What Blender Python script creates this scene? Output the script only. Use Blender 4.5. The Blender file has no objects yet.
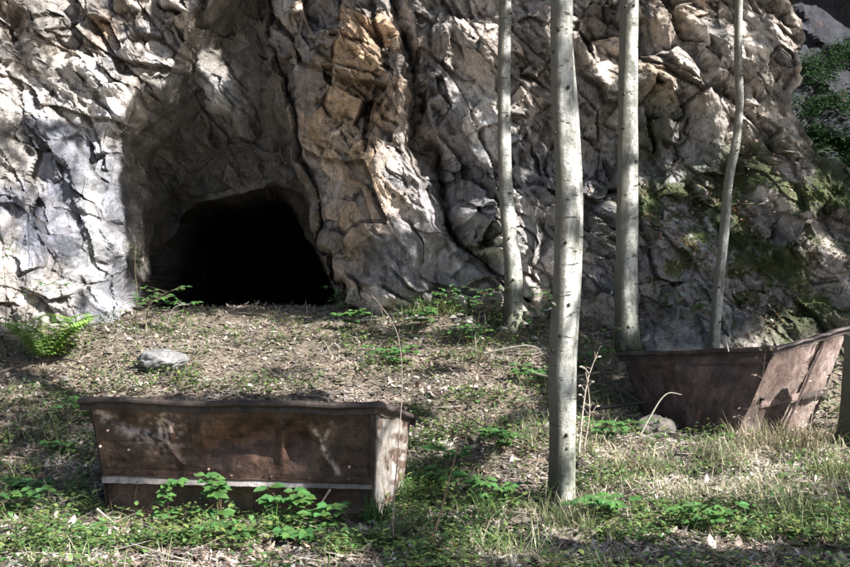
import bpy, math, random
import numpy as np
from mathutils import noise as mn
from mathutils import Vector, Euler
from mathutils.bvhtree import BVHTree
random.seed(7)
RNG = np.random.default_rng(11)
C = bpy.context.scene.collection
scene = bpy.context.scene
F = 1150.0; CX = 425.0; HY = 268.0; CAMZ = 1.6

def W(px, py, Y):
    """point seen at photo pixel (px,py), Y metres away"""
    return Vector(((px-CX)/F*Y, Y, CAMZ-(py-HY)/F*Y))

# ------------------------------------------------------------------ numpy noise
def _h(ix, iy, iz, s):
    h = (ix.astype(np.int64)*374761393 + iy.astype(np.int64)*668265263 + iz.astype(np.int64)*2147483647 + s*1274126177) & 0xffffffff
    h = ((h ^ (h >> 13))*1274126177) & 0xffffffff
    h = ((h ^ (h >> 16))*2246822519) & 0xffffffff
    h = h ^ (h >> 15)
    return (h & 0xffffff).astype(np.float32)/np.float32(0xffffff)
def vnoise(x, y, z, s=0):
    ix, iy, iz = np.floor(x), np.floor(y), np.floor(z)
    fx, fy, fz = x-ix, y-iy, z-iz
    fx, fy, fz = [f*f*f*(f*(f*6-15)+10) for f in (fx, fy, fz)]
    r = 0
    for a in (0, 1):
        for b in (0, 1):
            for c in (0, 1):
                w = (fx if a else 1-fx)*(fy if b else 1-fy)*(fz if c else 1-fz)
                r = r + w*_h(ix+a, iy+b, iz+c, s)
    return r*2-1
def fbm(x, y, z, s=0, o=4, g=0.5):
    r = 0; a = 1; t = 0
    for k in range(o):
        r = r + a*vnoise(x, y, z, s+k*17); t += a; a *= g
        x = x*2.03+3.1; y = y*2.03+1.7; z = z*2.03+5.3
    return r/t
def pl(x, y, s):
    """random heights at the corners of a triangle lattice, flat in between: planar facets with straight creases"""
    k = (x+y)*.366; u = x+k; v = y+k
    iu, iv = np.floor(u), np.floor(v); fu, fv = u-iu, v-iv; z = iu*0
    a = _h(iu, iv, z, s); d = _h(iu+1, iv+1, z, s); b = _h(iu+1, iv, z, s); c = _h(iu, iv+1, z, s)
    return np.where(fu > fv, a*(1-fu)+b*(fu-fv)+d*fv, a*(1-fv)+c*(fv-fu)+d*fu)*2-1
def plw(x, y, s, w=.45):
    return pl(x+w*pl(x*.8+4, y*.8, s+5), y+w*pl(x*.8, y*.8+7, s+6), s)
def arete(x, y, z, s, kap=.6, tilt=.9, step=.5, jit=1.0, sign=1):
    """creased relief: lower (sign 1) or upper (-1) envelope of tilted shallow bowls, i.e. sharp ridges between scooped faces"""
    ix, iy, iz = np.floor(x), np.floor(y), np.floor(z)
    best = np.full(x.shape, 9., np.float32); sec = best.copy(); idv = np.zeros(x.shape, np.float32)
    for a in (-1, 0, 1):
        for b in (-1, 0, 1):
            for c in (-1, 0, 1):
                X, Y, Z = ix+a, iy+b, iz+c
                r1, r2, r3 = _h(X, Y, Z, s), _h(X, Y, Z, s+1), _h(X, Y, Z, s+2)
                dx = x-(X+.5+(r1-.5)*jit); dy = y-(Y+.5+(r2-.5)*jit); dz = z-(Z+.5+(r3-.5)*jit)
                g1, g2, g3 = _h(X, Y, Z, s+3)-.5, _h(X, Y, Z, s+4)-.5, _h(X, Y, Z, s+5)-.5
                h = kap*(dx*dx+dy*dy+dz*dz)*2+(g1*dx+g2*dy+g3*dz)*2*tilt+(r2-.5)*step
                m = h < best
                sec = np.where(m, best, np.minimum(sec, h)); best = np.where(m, h, best); idv = np.where(m, r3, idv)
    return sign*(best-.35), sec-best, idv
def facets(x, y, z, s, tilt=0.6, step=0.5, jit=0.9):
    """fractured-rock layer: each jittered cell is a tilted plane. returns height, F2-F1, id"""
    ix, iy, iz = np.floor(x), np.floor(y), np.floor(z)
    f1 = np.full(x.shape, 9., np.float32); f2 = f1.copy(); hh = np.zeros(x.shape, np.float32); idv = hh.copy()
    for a in (-1, 0, 1):
        for b in (-1, 0, 1):
            for c in (-1, 0, 1):
                X, Y, Z = ix+a, iy+b, iz+c
                r1, r2, r3 = _h(X, Y, Z, s), _h(X, Y, Z, s+1), _h(X, Y, Z, s+2)
                dx = x-(X+.5+(r1-.5)*jit); dy = y-(Y+.5+(r2-.5)*jit); dz = z-(Z+.5+(r3-.5)*jit)
                d = dx*dx+dy*dy+dz*dz
                m = d < f1
                f2 = np.where(m, f1, np.minimum(f2, d))
                g1, g2, g3 = _h(X, Y, Z, s+3)-.5, _h(X, Y, Z, s+4)-.5, _h(X, Y, Z, s+5)-.5
                hv = (g1*dx+g2*dy+g3*dz)*2*tilt + (r1-.5)*step
                hh = np.where(m, hv, hh); idv = np.where(m, r2, idv); f1 = np.where(m, d, f1)
    return hh, np.sqrt(f2)-np.sqrt(f1), idv
def sst(a, b, x):
    t = np.clip((x-a)/(b-a), 0, 1); return t*t*(3-2*t)
def mixc(a, b, t):
    return a*(1-t[..., None]) + np.asarray(b, np.float32)*t[..., None]
def gau(u, v, cx, cy, rx, ry, p=2):
    return np.exp(-(np.abs((u-cx)/rx)**p + np.abs((v-cy)/ry)**p))
def seg_dist(u, v, pts):
    d = np.full(np.shape(u), 1e9); side = np.zeros(np.shape(u))
    for (ax, ay), (bx, by) in zip(pts[:-1], pts[1:]):
        ex, ey = bx-ax, by-ay
        t = np.clip(((u-ax)*ex+(v-ay)*ey)/(ex*ex+ey*ey), 0, 1)
        dd = np.hypot(u-ax-t*ex, v-ay-t*ey)
        m = dd < d
        side = np.where(m, np.sign((u-ax)*ey-(v-ay)*ex), side); d = np.where(m, dd, d)
    return d, side      # side +1: right of a downward line
def poly_sd(u, v, pts):
    """signed distance, positive inside"""
    pts = list(pts)
    d, _ = seg_dist(u, v, pts+[pts[0]])
    ins = np.zeros(np.shape(u), bool)
    for (ax, ay), (bx, by) in zip(pts, pts[1:]+[pts[0]]):
        c = ((ay > v) != (by > v)) & (u < (bx-ax)*(v-ay)/((by-ay) if by != ay else 1e-9)+ax)
        ins ^= c
    return np.where(ins, d, -d)

# ------------------------------------------------------------------ mesh helpers
def np_mesh(name, V, Q, col=None, mat=None, smooth=False, parent=None):
    me = bpy.data.meshes.new(name)
    V = np.asarray(V, np.float32); Q = np.asarray(Q, np.int32)
    k = Q.shape[1]
    me.vertices.add(len(V)); me.vertices.foreach_set('co', V.ravel())
    me.loops.add(Q.size); me.loops.foreach_set('vertex_index', Q.ravel())
    me.polygons.add(len(Q)); me.polygons.foreach_set('loop_start', np.arange(0, Q.size, k, dtype=np.int32))
    me.update(calc_edges=True)
    me.polygons.foreach_set('use_smooth', np.full(len(Q), smooth))
    if col is not None:
        at = me.color_attributes.new('Col', 'FLOAT_COLOR', 'POINT')
        cc = np.ones((len(V), 4), np.float32); cc[:, :3] = col
        at.data.foreach_set('color', cc.ravel())
    if mat: me.materials.append(mat)
    o = bpy.data.objects.new(name, me); C.objects.link(o)
    if parent: o.parent = parent
    return o
def grid_quads(n, m):
    i = np.arange(n*m).reshape(n, m)
    return np.stack([i[:-1, :-1], i[:-1, 1:], i[1:, 1:], i[1:, :-1]], -1).reshape(-1, 4)
class MB:
    def __init__(s): s.v = []; s.f = []; s.c = []
    def add(s, v, f, col=(1, 1, 1)):
        n = len(s.v); s.v += [tuple(p) for p in v]; s.f += [tuple(i+n for i in q) for q in f]
        s.c += [col]*len(v)
    def tube(s, pts, rad, n=8, col=(1, 1, 1), cap=True, rough=0.0, ridge=None):
        pts = [Vector(p) for p in pts]; v = []; f = []
        for i, p in enumerate(pts):
            d = (pts[min(i+1, len(pts)-1)]-pts[max(i-1, 0)]).normalized()
            a = d.cross(Vector((0, 1, .13))); a = a.normalized() if a.length > .05 else Vector((1, 0, 0))
            b = d.cross(a).normalized()
            for k in range(n):
                t = 2*math.pi*k/n; r = rad[i]
                if ridge: r *= ridge(i, t)
                if rough: r *= 1+random.uniform(-rough, rough)
                v.append(p+(a*math.cos(t)+b*math.sin(t))*r)
        for i in range(len(pts)-1):
            for k in range(n):
                f.append((i*n+k, i*n+(k+1) % n, (i+1)*n+(k+1) % n, (i+1)*n+k))
        if cap:
            f.append(tuple(range(n))[::-1]); f.append(tuple((len(pts)-1)*n+k for k in range(n)))
        s.add(v, f, col)
    def box(s, c, ax, hs, col=(1, 1, 1)):
        c = Vector(c); v = []
        for i in (-1, 1):
            for j in (-1, 1):
                for k in (-1, 1):
                    v.append(c+ax[0]*hs[0]*i+ax[1]*hs[1]*j+ax[2]*hs[2]*k)
        s.add(v, [(0, 1, 3, 2), (4, 6, 7, 5), (0, 4, 5, 1), (2, 3, 7, 6), (0, 2, 6, 4), (1, 5, 7, 3)], col)
    def leaf(s, base, d, up, L, w, fold=.25, droop=.2, col=(1, 1, 1), seg=3):
        """pointed oval blade with a folded midrib"""
        d = Vector(d).normalized(); sd = d.cross(Vector(up)); sd = sd.normalized() if sd.length > 1e-3 else Vector((1, 0, 0))
        n = sd.cross(d).normalized(); base = Vector(base); v = [base]; f = []
        prof = {3: (.75, 1., .6), 2: (.95, .75)}[seg]
        for i in range(seg):
            t = (i+1)/(seg+1); p = base+d*L*t-n*droop*L*t*t; ww = w*.5*prof[i]
            v += [p-sd*ww+n*fold*ww, p, p+sd*ww+n*fold*ww]
        tip = base+d*L-n*droop*L; v.append(tip)
        f += [(0, 2, 1), (0, 3, 2)]
        for i in range(seg-1):
            a = 1+3*i
            f += [(a, a+1, a+4, a+3), (a+1, a+2, a+5, a+4)]
        a = 1+3*(seg-1); t_ = len(v)-1
        f += [(a, a+1, t_), (a+1, a+2, t_)]
        s.add(v, f, col)
    def build(s, name, mat, parent=None, smooth=False, loc=None):
        me = bpy.data.meshes.new(name)
        vv = s.v
        if parent is not None:
            l = parent.location; vv = [(x-l.x, y-l.y, z-l.z) for x, y, z in vv]
        elif loc is not None:
            vv = [(x-loc[0], y-loc[1], z-loc[2]) for x, y, z in vv]
        me.from_pydata(vv, [], s.f)
        at = me.color_attributes.new('Col', 'FLOAT_COLOR', 'POINT')
        cc = np.ones((len(vv), 4), np.float32); cc[:, :3] = np.array(s.c)
        at.data.foreach_set('color', cc.ravel())
        if smooth: me.polygons.foreach_set('use_smooth', [True]*len(me.polygons))
        me.materials.append(mat); me.update()
        o = bpy.data.objects.new(name, me); C.objects.link(o)
        if parent is not None: o.parent = parent
        elif loc is not None: o.location = loc
        return o
def tag(o, label, cat, group=None, kind=None):
    o['label'] = label; o['category'] = cat
    if group: o['group'] = group
    if kind: o['kind'] = kind
    return o
def thing(name, loc, label, cat, group=None):
    o = bpy.data.objects.new(name, None); C.objects.link(o); o.location = loc; o.empty_display_size = .1
    return tag(o, label, cat, group)

# ------------------------------------------------------------------ materials
def newmat(name):
    m = bpy.data.materials.new(name); m.use_nodes = True
    nt = m.node_tree; b = nt.nodes['Principled BSDF']
    return m, nt, b
def N(nt, t, **k):
    n = nt.nodes.new(t)
    for a, b in k.items():
        if a in n.inputs.keys(): n.inputs[a].default_value = b
        else: setattr(n, a, b)
    return n
def mul_noise(nt, src, scale, lo, hi, detail=6, vec=None, fmin=.3, fmax=.7):
    no = N(nt, 'ShaderNodeTexNoise', Scale=scale, Detail=detail, Roughness=.62)
    nt.links.new(vec if vec is not None else nt.nodes['TC'].outputs['Object'], no.inputs['Vector'])
    mr = N(nt, 'ShaderNodeMapRange'); mr.inputs[1].default_value = fmin; mr.inputs[2].default_value = fmax
    mr.inputs[3].default_value = lo; mr.inputs[4].default_value = hi
    nt.links.new(no.outputs['Fac'], mr.inputs[0])
    mx = N(nt, 'ShaderNodeVectorMath', operation='SCALE')
    nt.links.new(src, mx.inputs[0]); nt.links.new(mr.outputs[0], mx.inputs['Scale'])
    return mx.outputs[0], no
def ramp(nt, src, stops):
    r = N(nt, 'ShaderNodeValToRGB'); e = r.color_ramp.elements
    while len(e) < len(stops): e.new(.5)
    for i, (p, c) in enumerate(stops):
        e[i].position = p; e[i].color = (*c, 1) if len(c) == 3 else c
    nt.links.new(src, r.inputs[0]); return r.outputs[0]
def noise(nt, scale, detail=6, rough=.6, vec=None, dist=0):
    n = N(nt, 'ShaderNodeTexNoise', Scale=scale, Detail=detail, Roughness=rough, Distortion=dist)
    nt.links.new(vec if vec is not None else nt.nodes['TC'].outputs['Object'], n.inputs['Vector'])
    return n.outputs['Fac']
def mixrgb(nt, fac, a, b):
    m = N(nt, 'ShaderNodeMix', data_type='RGBA')
    nt.links.new(fac, m.inputs[0])
    for s_, i in ((a, 6), (b, 7)):
        if isinstance(s_, tuple): m.inputs[i].default_value = (*s_, 1)
        else: nt.links.new(s_, m.inputs[i])
    return m.outputs[2]
def bump(nt, b, h, dist, strength=1., prev=None):
    n = N(nt, 'ShaderNodeBump', Distance=dist, Strength=strength)
    nt.links.new(h, n.inputs['Height'])
    if prev is not None: nt.links.new(prev, n.inputs['Normal'])
    return n.outputs[0]

def rock_mat():
    m, nt, b = newmat('rock')
    tc = N(nt, 'ShaderNodeTexCoord'); tc.name = 'TC'
    at = N(nt, 'ShaderNodeAttribute', attribute_name='Col')
    mp = N(nt, 'ShaderNodeMapping'); mp.inputs['Rotation'].default_value = (0, math.radians(35), 0); mp.inputs['Scale'].default_value = (3.2, 1.5, 1)
    nt.links.new(tc.outputs['Object'], mp.inputs[0])
    c, _ = mul_noise(nt, at.outputs['Color'], 3., .68, 1.4, 8)
    c, _ = mul_noise(nt, c, 30., .72, 1.3, 6)
    c, _ = mul_noise(nt, c, 5., .72, 1.25, 9, vec=mp.outputs[0])
    # pale lichen blotches and rusty stain
    li = ramp(nt, noise(nt, 7, 8, .75), [(.56, (0, 0, 0)), (.64, (.75, .75, .75))])
    lc = N(nt, 'ShaderNodeVectorMath', operation='MULTIPLY'); lc.inputs[1].default_value = (1.45, 1.5, 1.58); nt.links.new(at.outputs['Color'], lc.inputs[0])
    c = mixrgb(nt, li, c, lc.outputs[0])
    st = ramp(nt, noise(nt, 2.3, 8, .7, vec=mp.outputs[0]), [(.58, (0, 0, 0)), (.72, (.5, .5, .5))])
    c = mixrgb(nt, st, c, (.24, .14, .07))
    dk = ramp(nt, noise(nt, 13, 7, .8, vec=mp.outputs[0]), [(.30, (.6,)*3), (.42, (0, 0, 0))])
    c = mixrgb(nt, dk, c, (.07, .06, .055))
    hts = []
    for sc_, wd_, mk in ((1.3, .012, .5), (3.8, .015, .56)):
        nz_ = N(nt, 'ShaderNodeTexNoise', Scale=3.*sc_, Detail=2.); nt.links.new(mp.outputs[0], nz_.inputs['Vector'])
        mv_ = N(nt, 'ShaderNodeVectorMath', operation='MULTIPLY_ADD'); mv_.inputs[1].default_value = (.22/sc_**.8,)*3
        nt.links.new(nz_.outputs['Color'], mv_.inputs[0]); nt.links.new(mp.outputs[0], mv_.inputs[2])
        vc = N(nt, 'ShaderNodeTexVoronoi', Scale=sc_, feature='DISTANCE_TO_EDGE'); nt.links.new(mv_.outputs[0], vc.inputs['Vector'])
        lin = ramp(nt, vc.outputs['Distance'], [(0, (1, 1, 1)), (wd_, (0, 0, 0))])
        msk = ramp(nt, noise(nt, 2.2*sc_**.5, 4, .6), [(mk, (0, 0, 0)), (mk+.06, (.9, .9, .9))])
        ml = N(nt, 'ShaderNodeMath', operation='MULTIPLY'); nt.links.new(lin, ml.inputs[0]); nt.links.new(msk, ml.inputs[1])
        c = mixrgb(nt, ml.outputs[0], c, (.05, .042, .036)); hts.append(ml.outputs[0])
    nt.links.new(c, b.inputs['Base Color'])
    b.inputs['Roughness'].default_value = .78
    b.inputs['Specular IOR Level'].default_value = .35
    vo = N(nt, 'ShaderNodeTexVoronoi', Scale=9., feature='F1'); vo.distance = 'CHEBYCHEV'
    nz = N(nt, 'ShaderNodeTexNoise', Scale=4., Detail=3.)
    nt.links.new(mp.outputs[0], nz.inputs['Vector'])
    mv = N(nt, 'ShaderNodeVectorMath', operation='MULTIPLY_ADD'); mv.inputs[1].default_value = (.35,)*3
    nt.links.new(nz.outputs['Color'], mv.inputs[0]); nt.links.new(mp.outputs[0], mv.inputs[2])
    nt.links.new(mv.outputs[0], vo.inputs['Vector'])
    def madd(x, k, y=None):
        m_ = N(nt, 'ShaderNodeMath', operation='MULTIPLY_ADD'); m_.inputs[1].default_value = k
        nt.links.new(x, m_.inputs[0])
        if y is not None: nt.links.new(y, m_.inputs[2])
        else: m_.inputs[2].default_value = 0
        return m_.outputs[0]
    H = madd(hts[0], -.020)
    H = madd(noise(nt, 14, 7, .78, vec=mp.outputs[0]), .036, H)
    H = madd(noise(nt, 70, 3, .7), .008, H)
    n3 = bump(nt, b, H, 1., .95)
    nt.links.new(n3, b.inputs['Normal'])
    return m
def attr_mat(name, rough=.7, trans=0., nscale=25, lo=.7, hi=1.25, bd=0.0, spec=.3):
    m, nt, b = newmat(name)
    tc = N(nt, 'ShaderNodeTexCoord'); tc.name = 'TC'
    at = N(nt, 'ShaderNodeAttribute', attribute_name='Col')
    c, no = mul_noise(nt, at.outputs['Color'], nscale, lo, hi, 5)
    nt.links.new(c, b.inputs['Base Color']); b.inputs['Roughness'].default_value = rough
    b.inputs['Specular IOR Level'].default_value = spec
    if bd: nt.links.new(bump(nt, b, noise(nt, nscale*1.5, 8), bd), b.inputs['Normal'])
    if trans:
        t = N(nt, 'ShaderNodeBsdfTranslucent'); nt.links.new(c, t.inputs['Color'])
        mx = N(nt, 'ShaderNodeMixShader'); mx.inputs[0].default_value = trans
        out = nt.nodes['Material Output']
        nt.links.new(b.outputs[0], mx.inputs[1]); nt.links.new(t.outputs[0], mx.inputs[2]); nt.links.new(mx.outputs[0], out.inputs[0])
    return m
def bark_mat(name, base, dark, moss=.3):
    m, nt, b = newmat(name)
    tc = N(nt, 'ShaderNodeTexCoord'); tc.name = 'TC'
    at = N(nt, 'ShaderNodeAttribute', attribute_name='Col')
    mp = N(nt, 'ShaderNodeMapping'); mp.inputs['Scale'].default_value = (1, 1, 3.5)
    nt.links.new(tc.outputs['Object'], mp.inputs[0])
    mp2 = N(nt, 'ShaderNodeMapping'); mp2.inputs['Scale'].default_value = (1, 1, .45)
    nt.links.new(tc.outputs['Object'], mp2.inputs[0])
    c = ramp(nt, noise(nt, 9, 8, .7, vec=mp2.outputs[0]), [(.40, tuple(x*.40 for x in base)), (.48, tuple(x*.8 for x in base)), (.58, tuple(min(1, x*1.25) for x in base))])
    ms = ramp(nt, noise(nt, 5, 8, .75), [(.45, (0, 0, 0)), (.68, (moss,)*3)])
    c = mixrgb(nt, ms, c, (.17, .165, .10))
    ln = ramp(nt, noise(nt, 17, 7, .7, vec=mp.outputs[0]), [(.61, (0, 0, 0)), (.69, (.75,)*3)])
    c = mixrgb(nt, ln, c, dark)
    vd = N(nt, 'ShaderNodeTexVoronoi', Scale=16.); mp3 = N(nt, 'ShaderNodeMapping'); mp3.inputs['Scale'].default_value = (.7, .7, 1.5)
    nt.links.new(tc.outputs['Object'], mp3.inputs[0]); nt.links.new(mp3.outputs[0], vd.inputs['Vector'])
    c = mixrgb(nt, ramp(nt, vd.outputs['Distance'], [(.09, (.85,)*3), (.19, (0, 0, 0))]), c, dark)
    kn = ramp(nt, noise(nt, 8, 3, .5, vec=mp.outputs[0]), [(.64, (0, 0, 0)), (.69, (.9,)*3)])
    c = mixrgb(nt, kn, c, tuple(x*.6 for x in dark))
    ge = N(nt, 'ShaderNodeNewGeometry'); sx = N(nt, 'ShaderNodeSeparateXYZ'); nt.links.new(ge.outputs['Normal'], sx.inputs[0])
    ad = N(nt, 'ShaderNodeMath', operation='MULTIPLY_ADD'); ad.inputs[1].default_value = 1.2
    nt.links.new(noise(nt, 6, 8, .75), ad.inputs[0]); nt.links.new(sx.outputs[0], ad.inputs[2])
    side_shade = ramp(nt, ad.outputs[0], [(0.0, (.95, .95, .95)), (.35, (.8,)*3), (.6, (0, 0, 0))])  # shaded left side of the trunk painted in by normal
    c = mixrgb(nt, side_shade, c, (.15, .135, .10))
    v = N(nt, 'ShaderNodeVectorMath', operation='MULTIPLY')
    nt.links.new(c, v.inputs[0]); nt.links.new(at.outputs['Color'], v.inputs[1])
    nt.links.new(v.outputs[0], b.inputs['Base Color']); b.inputs['Roughness'].default_value = .75
    n1 = bump(nt, b, noise(nt, 15, 7, .75), .028, .8)
    n2 = bump(nt, b, kn, .01, .6, n1)
    nt.links.new(n2, b.inputs['Normal'])
    return m
def rust_mat(name, base, light, dark, rough=.55, metal=.25, flake=.3):
    m, nt, b = newmat(name)
    tc = N(nt, 'ShaderNodeTexCoord'); tc.name = 'TC'
    at = N(nt, 'ShaderNodeAttribute', attribute_name='Col')
    c = ramp(nt, noise(nt, 3.5, 12, .72, dist=.6), [(.3, dark), (.48, base), (.66, light)])
    f = ramp(nt, noise(nt, 22, 12, .8), [(.60, (0, 0, 0)), (.66, (flake,)*3)])
    c = mixrgb(nt, f, c, (.34, .27, .22))
    d2 = ramp(nt, noise(nt, 40, 8, .75), [(.32, (1, 1, 1)), (.45, (0, 0, 0))])
    c = mixrgb(nt, d2, c, tuple(x*.5 for x in dark))
    mp = N(nt, 'ShaderNodeMapping'); mp.inputs['Scale'].default_value = (6, 6, .8)
    nt.links.new(tc.outputs['Object'], mp.inputs[0])
    s = ramp(nt, noise(nt, 5, 8, .7, vec=mp.outputs[0]), [(.35, (.55,)*3), (.65, (1.0,)*3)])
    v = N(nt, 'ShaderNodeVectorMath', operation='MULTIPLY'); nt.links.new(c, v.inputs[0]); nt.links.new(s, v.inputs[1])
    v2 = N(nt, 'ShaderNodeVectorMath', operation='MULTIPLY'); nt.links.new(v.outputs[0], v2.inputs[0]); nt.links.new(at.outputs['Color'], v2.inputs[1])
    nt.links.new(v2.outputs[0], b.inputs['Base Color'])
    rr = ramp(nt, noise(nt, 12, 8, .7), [(.3, (rough-.15,)*3), (.7, (rough+.3,)*3)])
    nt.links.new(rr, b.inputs['Roughness']); b.inputs['Metallic'].default_value = metal
    n1 = bump(nt, b, noise(nt, 6, 6, .6), .03, .5)
    n2 = bump(nt, b, noise(nt, 60, 10, .75), .006, .9, n1)
    nt.links.new(n2, b.inputs['Normal'])
    return m
def soil_mat():
    m, nt, b = newmat('soil')
    tc = N(nt, 'ShaderNodeTexCoord'); tc.name = 'TC'
    c = ramp(nt, noise(nt, 30, 10, .8), [(.34, (.05, .038, .028)), (.46, (.20, .15, .11)), (.56, (.40, .33, .26)), (.66, (.58, .52, .45))])
    g = ramp(nt, noise(nt, 1.1, 8, .7), [(.5, (0, 0, 0)), (.65, (.5,)*3)])
    c = mixrgb(nt, g, c, (.06, .07, .025))
    nt.links.new(c, b.inputs['Base Color']); b.inputs['Roughness'].default_value = .95
    nt.links.new(bump(nt, b, noise(nt, 45, 6, .8), .03), b.inputs['Normal'])
    return m
M_rock = rock_mat(); M_soil = soil_mat()
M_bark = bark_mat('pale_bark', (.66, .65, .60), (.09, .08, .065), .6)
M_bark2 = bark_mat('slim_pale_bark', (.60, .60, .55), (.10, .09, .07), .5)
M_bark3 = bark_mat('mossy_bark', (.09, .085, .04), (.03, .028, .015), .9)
M_rust = rust_mat('rusty_iron', (.105, .066, .052), (.22, .135, .10), (.040, .028, .023), rough=.34)
M_rim = rust_mat('rim_iron', (.085, .064, .056), (.16, .12, .10), (.03, .022, .02))
M_pale = rust_mat('weathered_plate', (.50, .44, .39), (.64, .59, .54), (.22, .14, .10), rough=.5, flake=.6)
M_pink = rust_mat('pale_rust', (.25, .175, .145), (.38, .29, .25), (.10, .065, .05), flake=.6)
M_white = rust_mat('ledge_highlight', (.50, .44, .40), (.64, .59, .55), (.22, .16, .13), flake=.2)
M_leaf = attr_mat('green_leaf', .45, .3, 60, .8, 1.2, spec=.5)
M_canopy = attr_mat('crown_leaf', .6, .3, 20)
M_litter = attr_mat('dead_leaf', .75, .12, 90, .65, 1.3)
M_grass = attr_mat('grass_blade', .6, .25, 40)
M_twig = attr_mat('twig_bark', .85, 0, 60, .6, 1.35, .004)
M_stone = attr_mat('stone', .85, 0, 14, .5, 1.5, .02)

# ------------------------------------------------------------------ ground
def gz(x, y):
    pl = np.interp(y, [-30, 0, 6, 7.5, 8.3, 9, 10, 11, 12, 13.1, 14, 20, 60], [-1.2, -.12, -.01, 0, .03, .18, .42, .68, .93, 1.12, 1.06, 1.0, 6])
    pr = np.interp(y, [-30, 0, 6, 7.5, 9, 9.6, 10.7, 11.0, 11.35, 11.8, 13, 16, 60], [-1.2, -.12, 0, .03, .12, .15, .10, .22, .55, .88, 1.6, 2.5, 7])
    w = sst(.9, 2.0, x)
    z = pl*(1-w)+pr*w
    z = z + .16*np.exp(-((x-.0)/.9)**2-((y-12.7)/.8)**2)          # little mound right of the mouth
    z = z - .075*np.exp(-((x+1.2)/1.15)**6-((y-7.55)/.42)**4)
    z = z + .10*np.exp(-((x+3.9)/.9)**2-((y-11.6)/.8)**2)
    return z
def gnoise(x, y):
    o = np.zeros_like(x)
    return .06*fbm(x*1.3, y*1.3, o, 5, 3)+.035*fbm(x*6, y*6, o, 9, 4)
gx = np.concatenate([-np.geomspace(400, 5.6, 26), np.arange(-5.5, 5.51, .024), np.geomspace(5.6, 400, 26)])
gy = np.concatenate([-np.geomspace(300, 6, 12)[:], np.arange(-5, 5.2, .5), np.arange(5.3, 13.6, .024), np.arange(13.8, 20, .4), np.geomspace(21, 600, 16)])
GX, GY = np.meshgrid(gx, gy, indexing='ij')
GZ = gz(GX, GY)+gnoise(GX, GY)*np.where(np.abs(GX) < 30, 1, 0)
ground = np_mesh('ground', np.stack([GX, GY, GZ], -1).reshape(-1, 3), grid_quads(*GX.shape)[:, ::-1], mat=M_soil, smooth=True)
ground['kind'] = 'structure'; ground['label'] = 'sloping forest floor of brown soil below the rock face'
def Gz(x, y):
    x = np.asarray(x, float); y = np.asarray(y, float)
    return gz(x, y)+gnoise(x, y)

# ------------------------------------------------------------------ rock face
Y0 = 12.8; K = Y0/F
def steps(segs):
    return np.concatenate([np.arange(a, b, s) for a, b, s in segs])
us = steps([(-1600, -300, 60), (-300, -12, 6), (-12, 108, 1.15), (108, 165, .6), (165, 252, 1.15), (252, 360, .8), (360, 862, 1.15), (862, 1100, 6), (1100, 2500, 60)])
vs = steps([(-420, -120, 20), (-120, -14, 4), (-14, 350, 1.15), (350, 400, 5)])
U, V = np.meshgrid(us, vs, indexing='ij')
X0 = (U-CX)*K; Z0 = CAMZ-(V-HY)*K
o0 = np.zeros_like(U)
Uw = U+9*plw(U/42, V/60, 21)+3.5*plw(U/15, V/22, 22)+1.2*plw(U/6, V/8, 25); Vw = V+9*plw(U/42, V/52, 23)+3.5*plw(U/17, V/17, 24)+1.2*plw(U/6, V/6, 26)
Us = U+8*plw(U/42, V/60, 21)+2.2*plw(U/18, V/26, 22); Vs = V+8*plw(U/42, V/52, 23)+2.2*plw(U/20, V/20, 24)
Us0 = Us
D = 0.20*(Z0-1.1)
D = D-1.0*sst(150, -60, Uw)-.25*gau(Uw, Vw, 85, 240, 30, 110)-.3*gau(Uw, Vw, 25, 290, 45, 60)+.12*gau(Us0, V, 132, 215, 14, 90)
# alcove
ALC = [(118, 330), (117, 230), (121, 140), (140, 100), (168, 70), (190, 28), (225, -40), (258, -40), (266, 30), (282, 110), (304, 190), (330, 260), (348, 325)]
sa = poly_sd(Us, Vs, ALC)
am = sst(-4, 14, sa)
D = D+am*np.interp(Vw, [-40, 40, 110, 180, 240, 320], [.55, .8, 1.2, 1.55, 1.75, 1.8])
D = D-.45*am*gau(Uw, Vw, 205, 95, 40, 45)-.3*am*gau(Uw, Vw, 275, 150, 22, 70)
# tunnel: dark bore, with a slanting side wall running in from the right
TUN = [(126, 345), (129, 285), (134, 245), (146, 216), (174, 198), (208, 190), (246, 180), (262, 192), (300, 255), (334, 318), (338, 345)]
Ut = U+3*plw(U/30, V/40, 21)+1.2*plw(U/14, V/18, 22); Vt = V+4*plw(U/26, V/40, 23)+1.2*plw(U/14, V/18, 24)
stn = poly_sd(Ut, Vt, TUN)
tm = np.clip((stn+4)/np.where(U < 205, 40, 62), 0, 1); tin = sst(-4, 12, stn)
D = D+7.5*tm**.8
WALL = [(240, 189), (272, 176), (292, 190), (314, 238), (340, 290), (352, 345), (300, 345)]
swl = np.where(Uw > 236, poly_sd(Uw, Vw, WALL), -50)
wl_ = np.clip(1+stn/34, 0, 1)*sst(-3, 4, swl)
D = D+1.1*np.where(stn < 0, wl_, 1*(Uw > 236)*np.clip(1-stn/40, 0, 1))*sst(150, 200, Vw)
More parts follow.
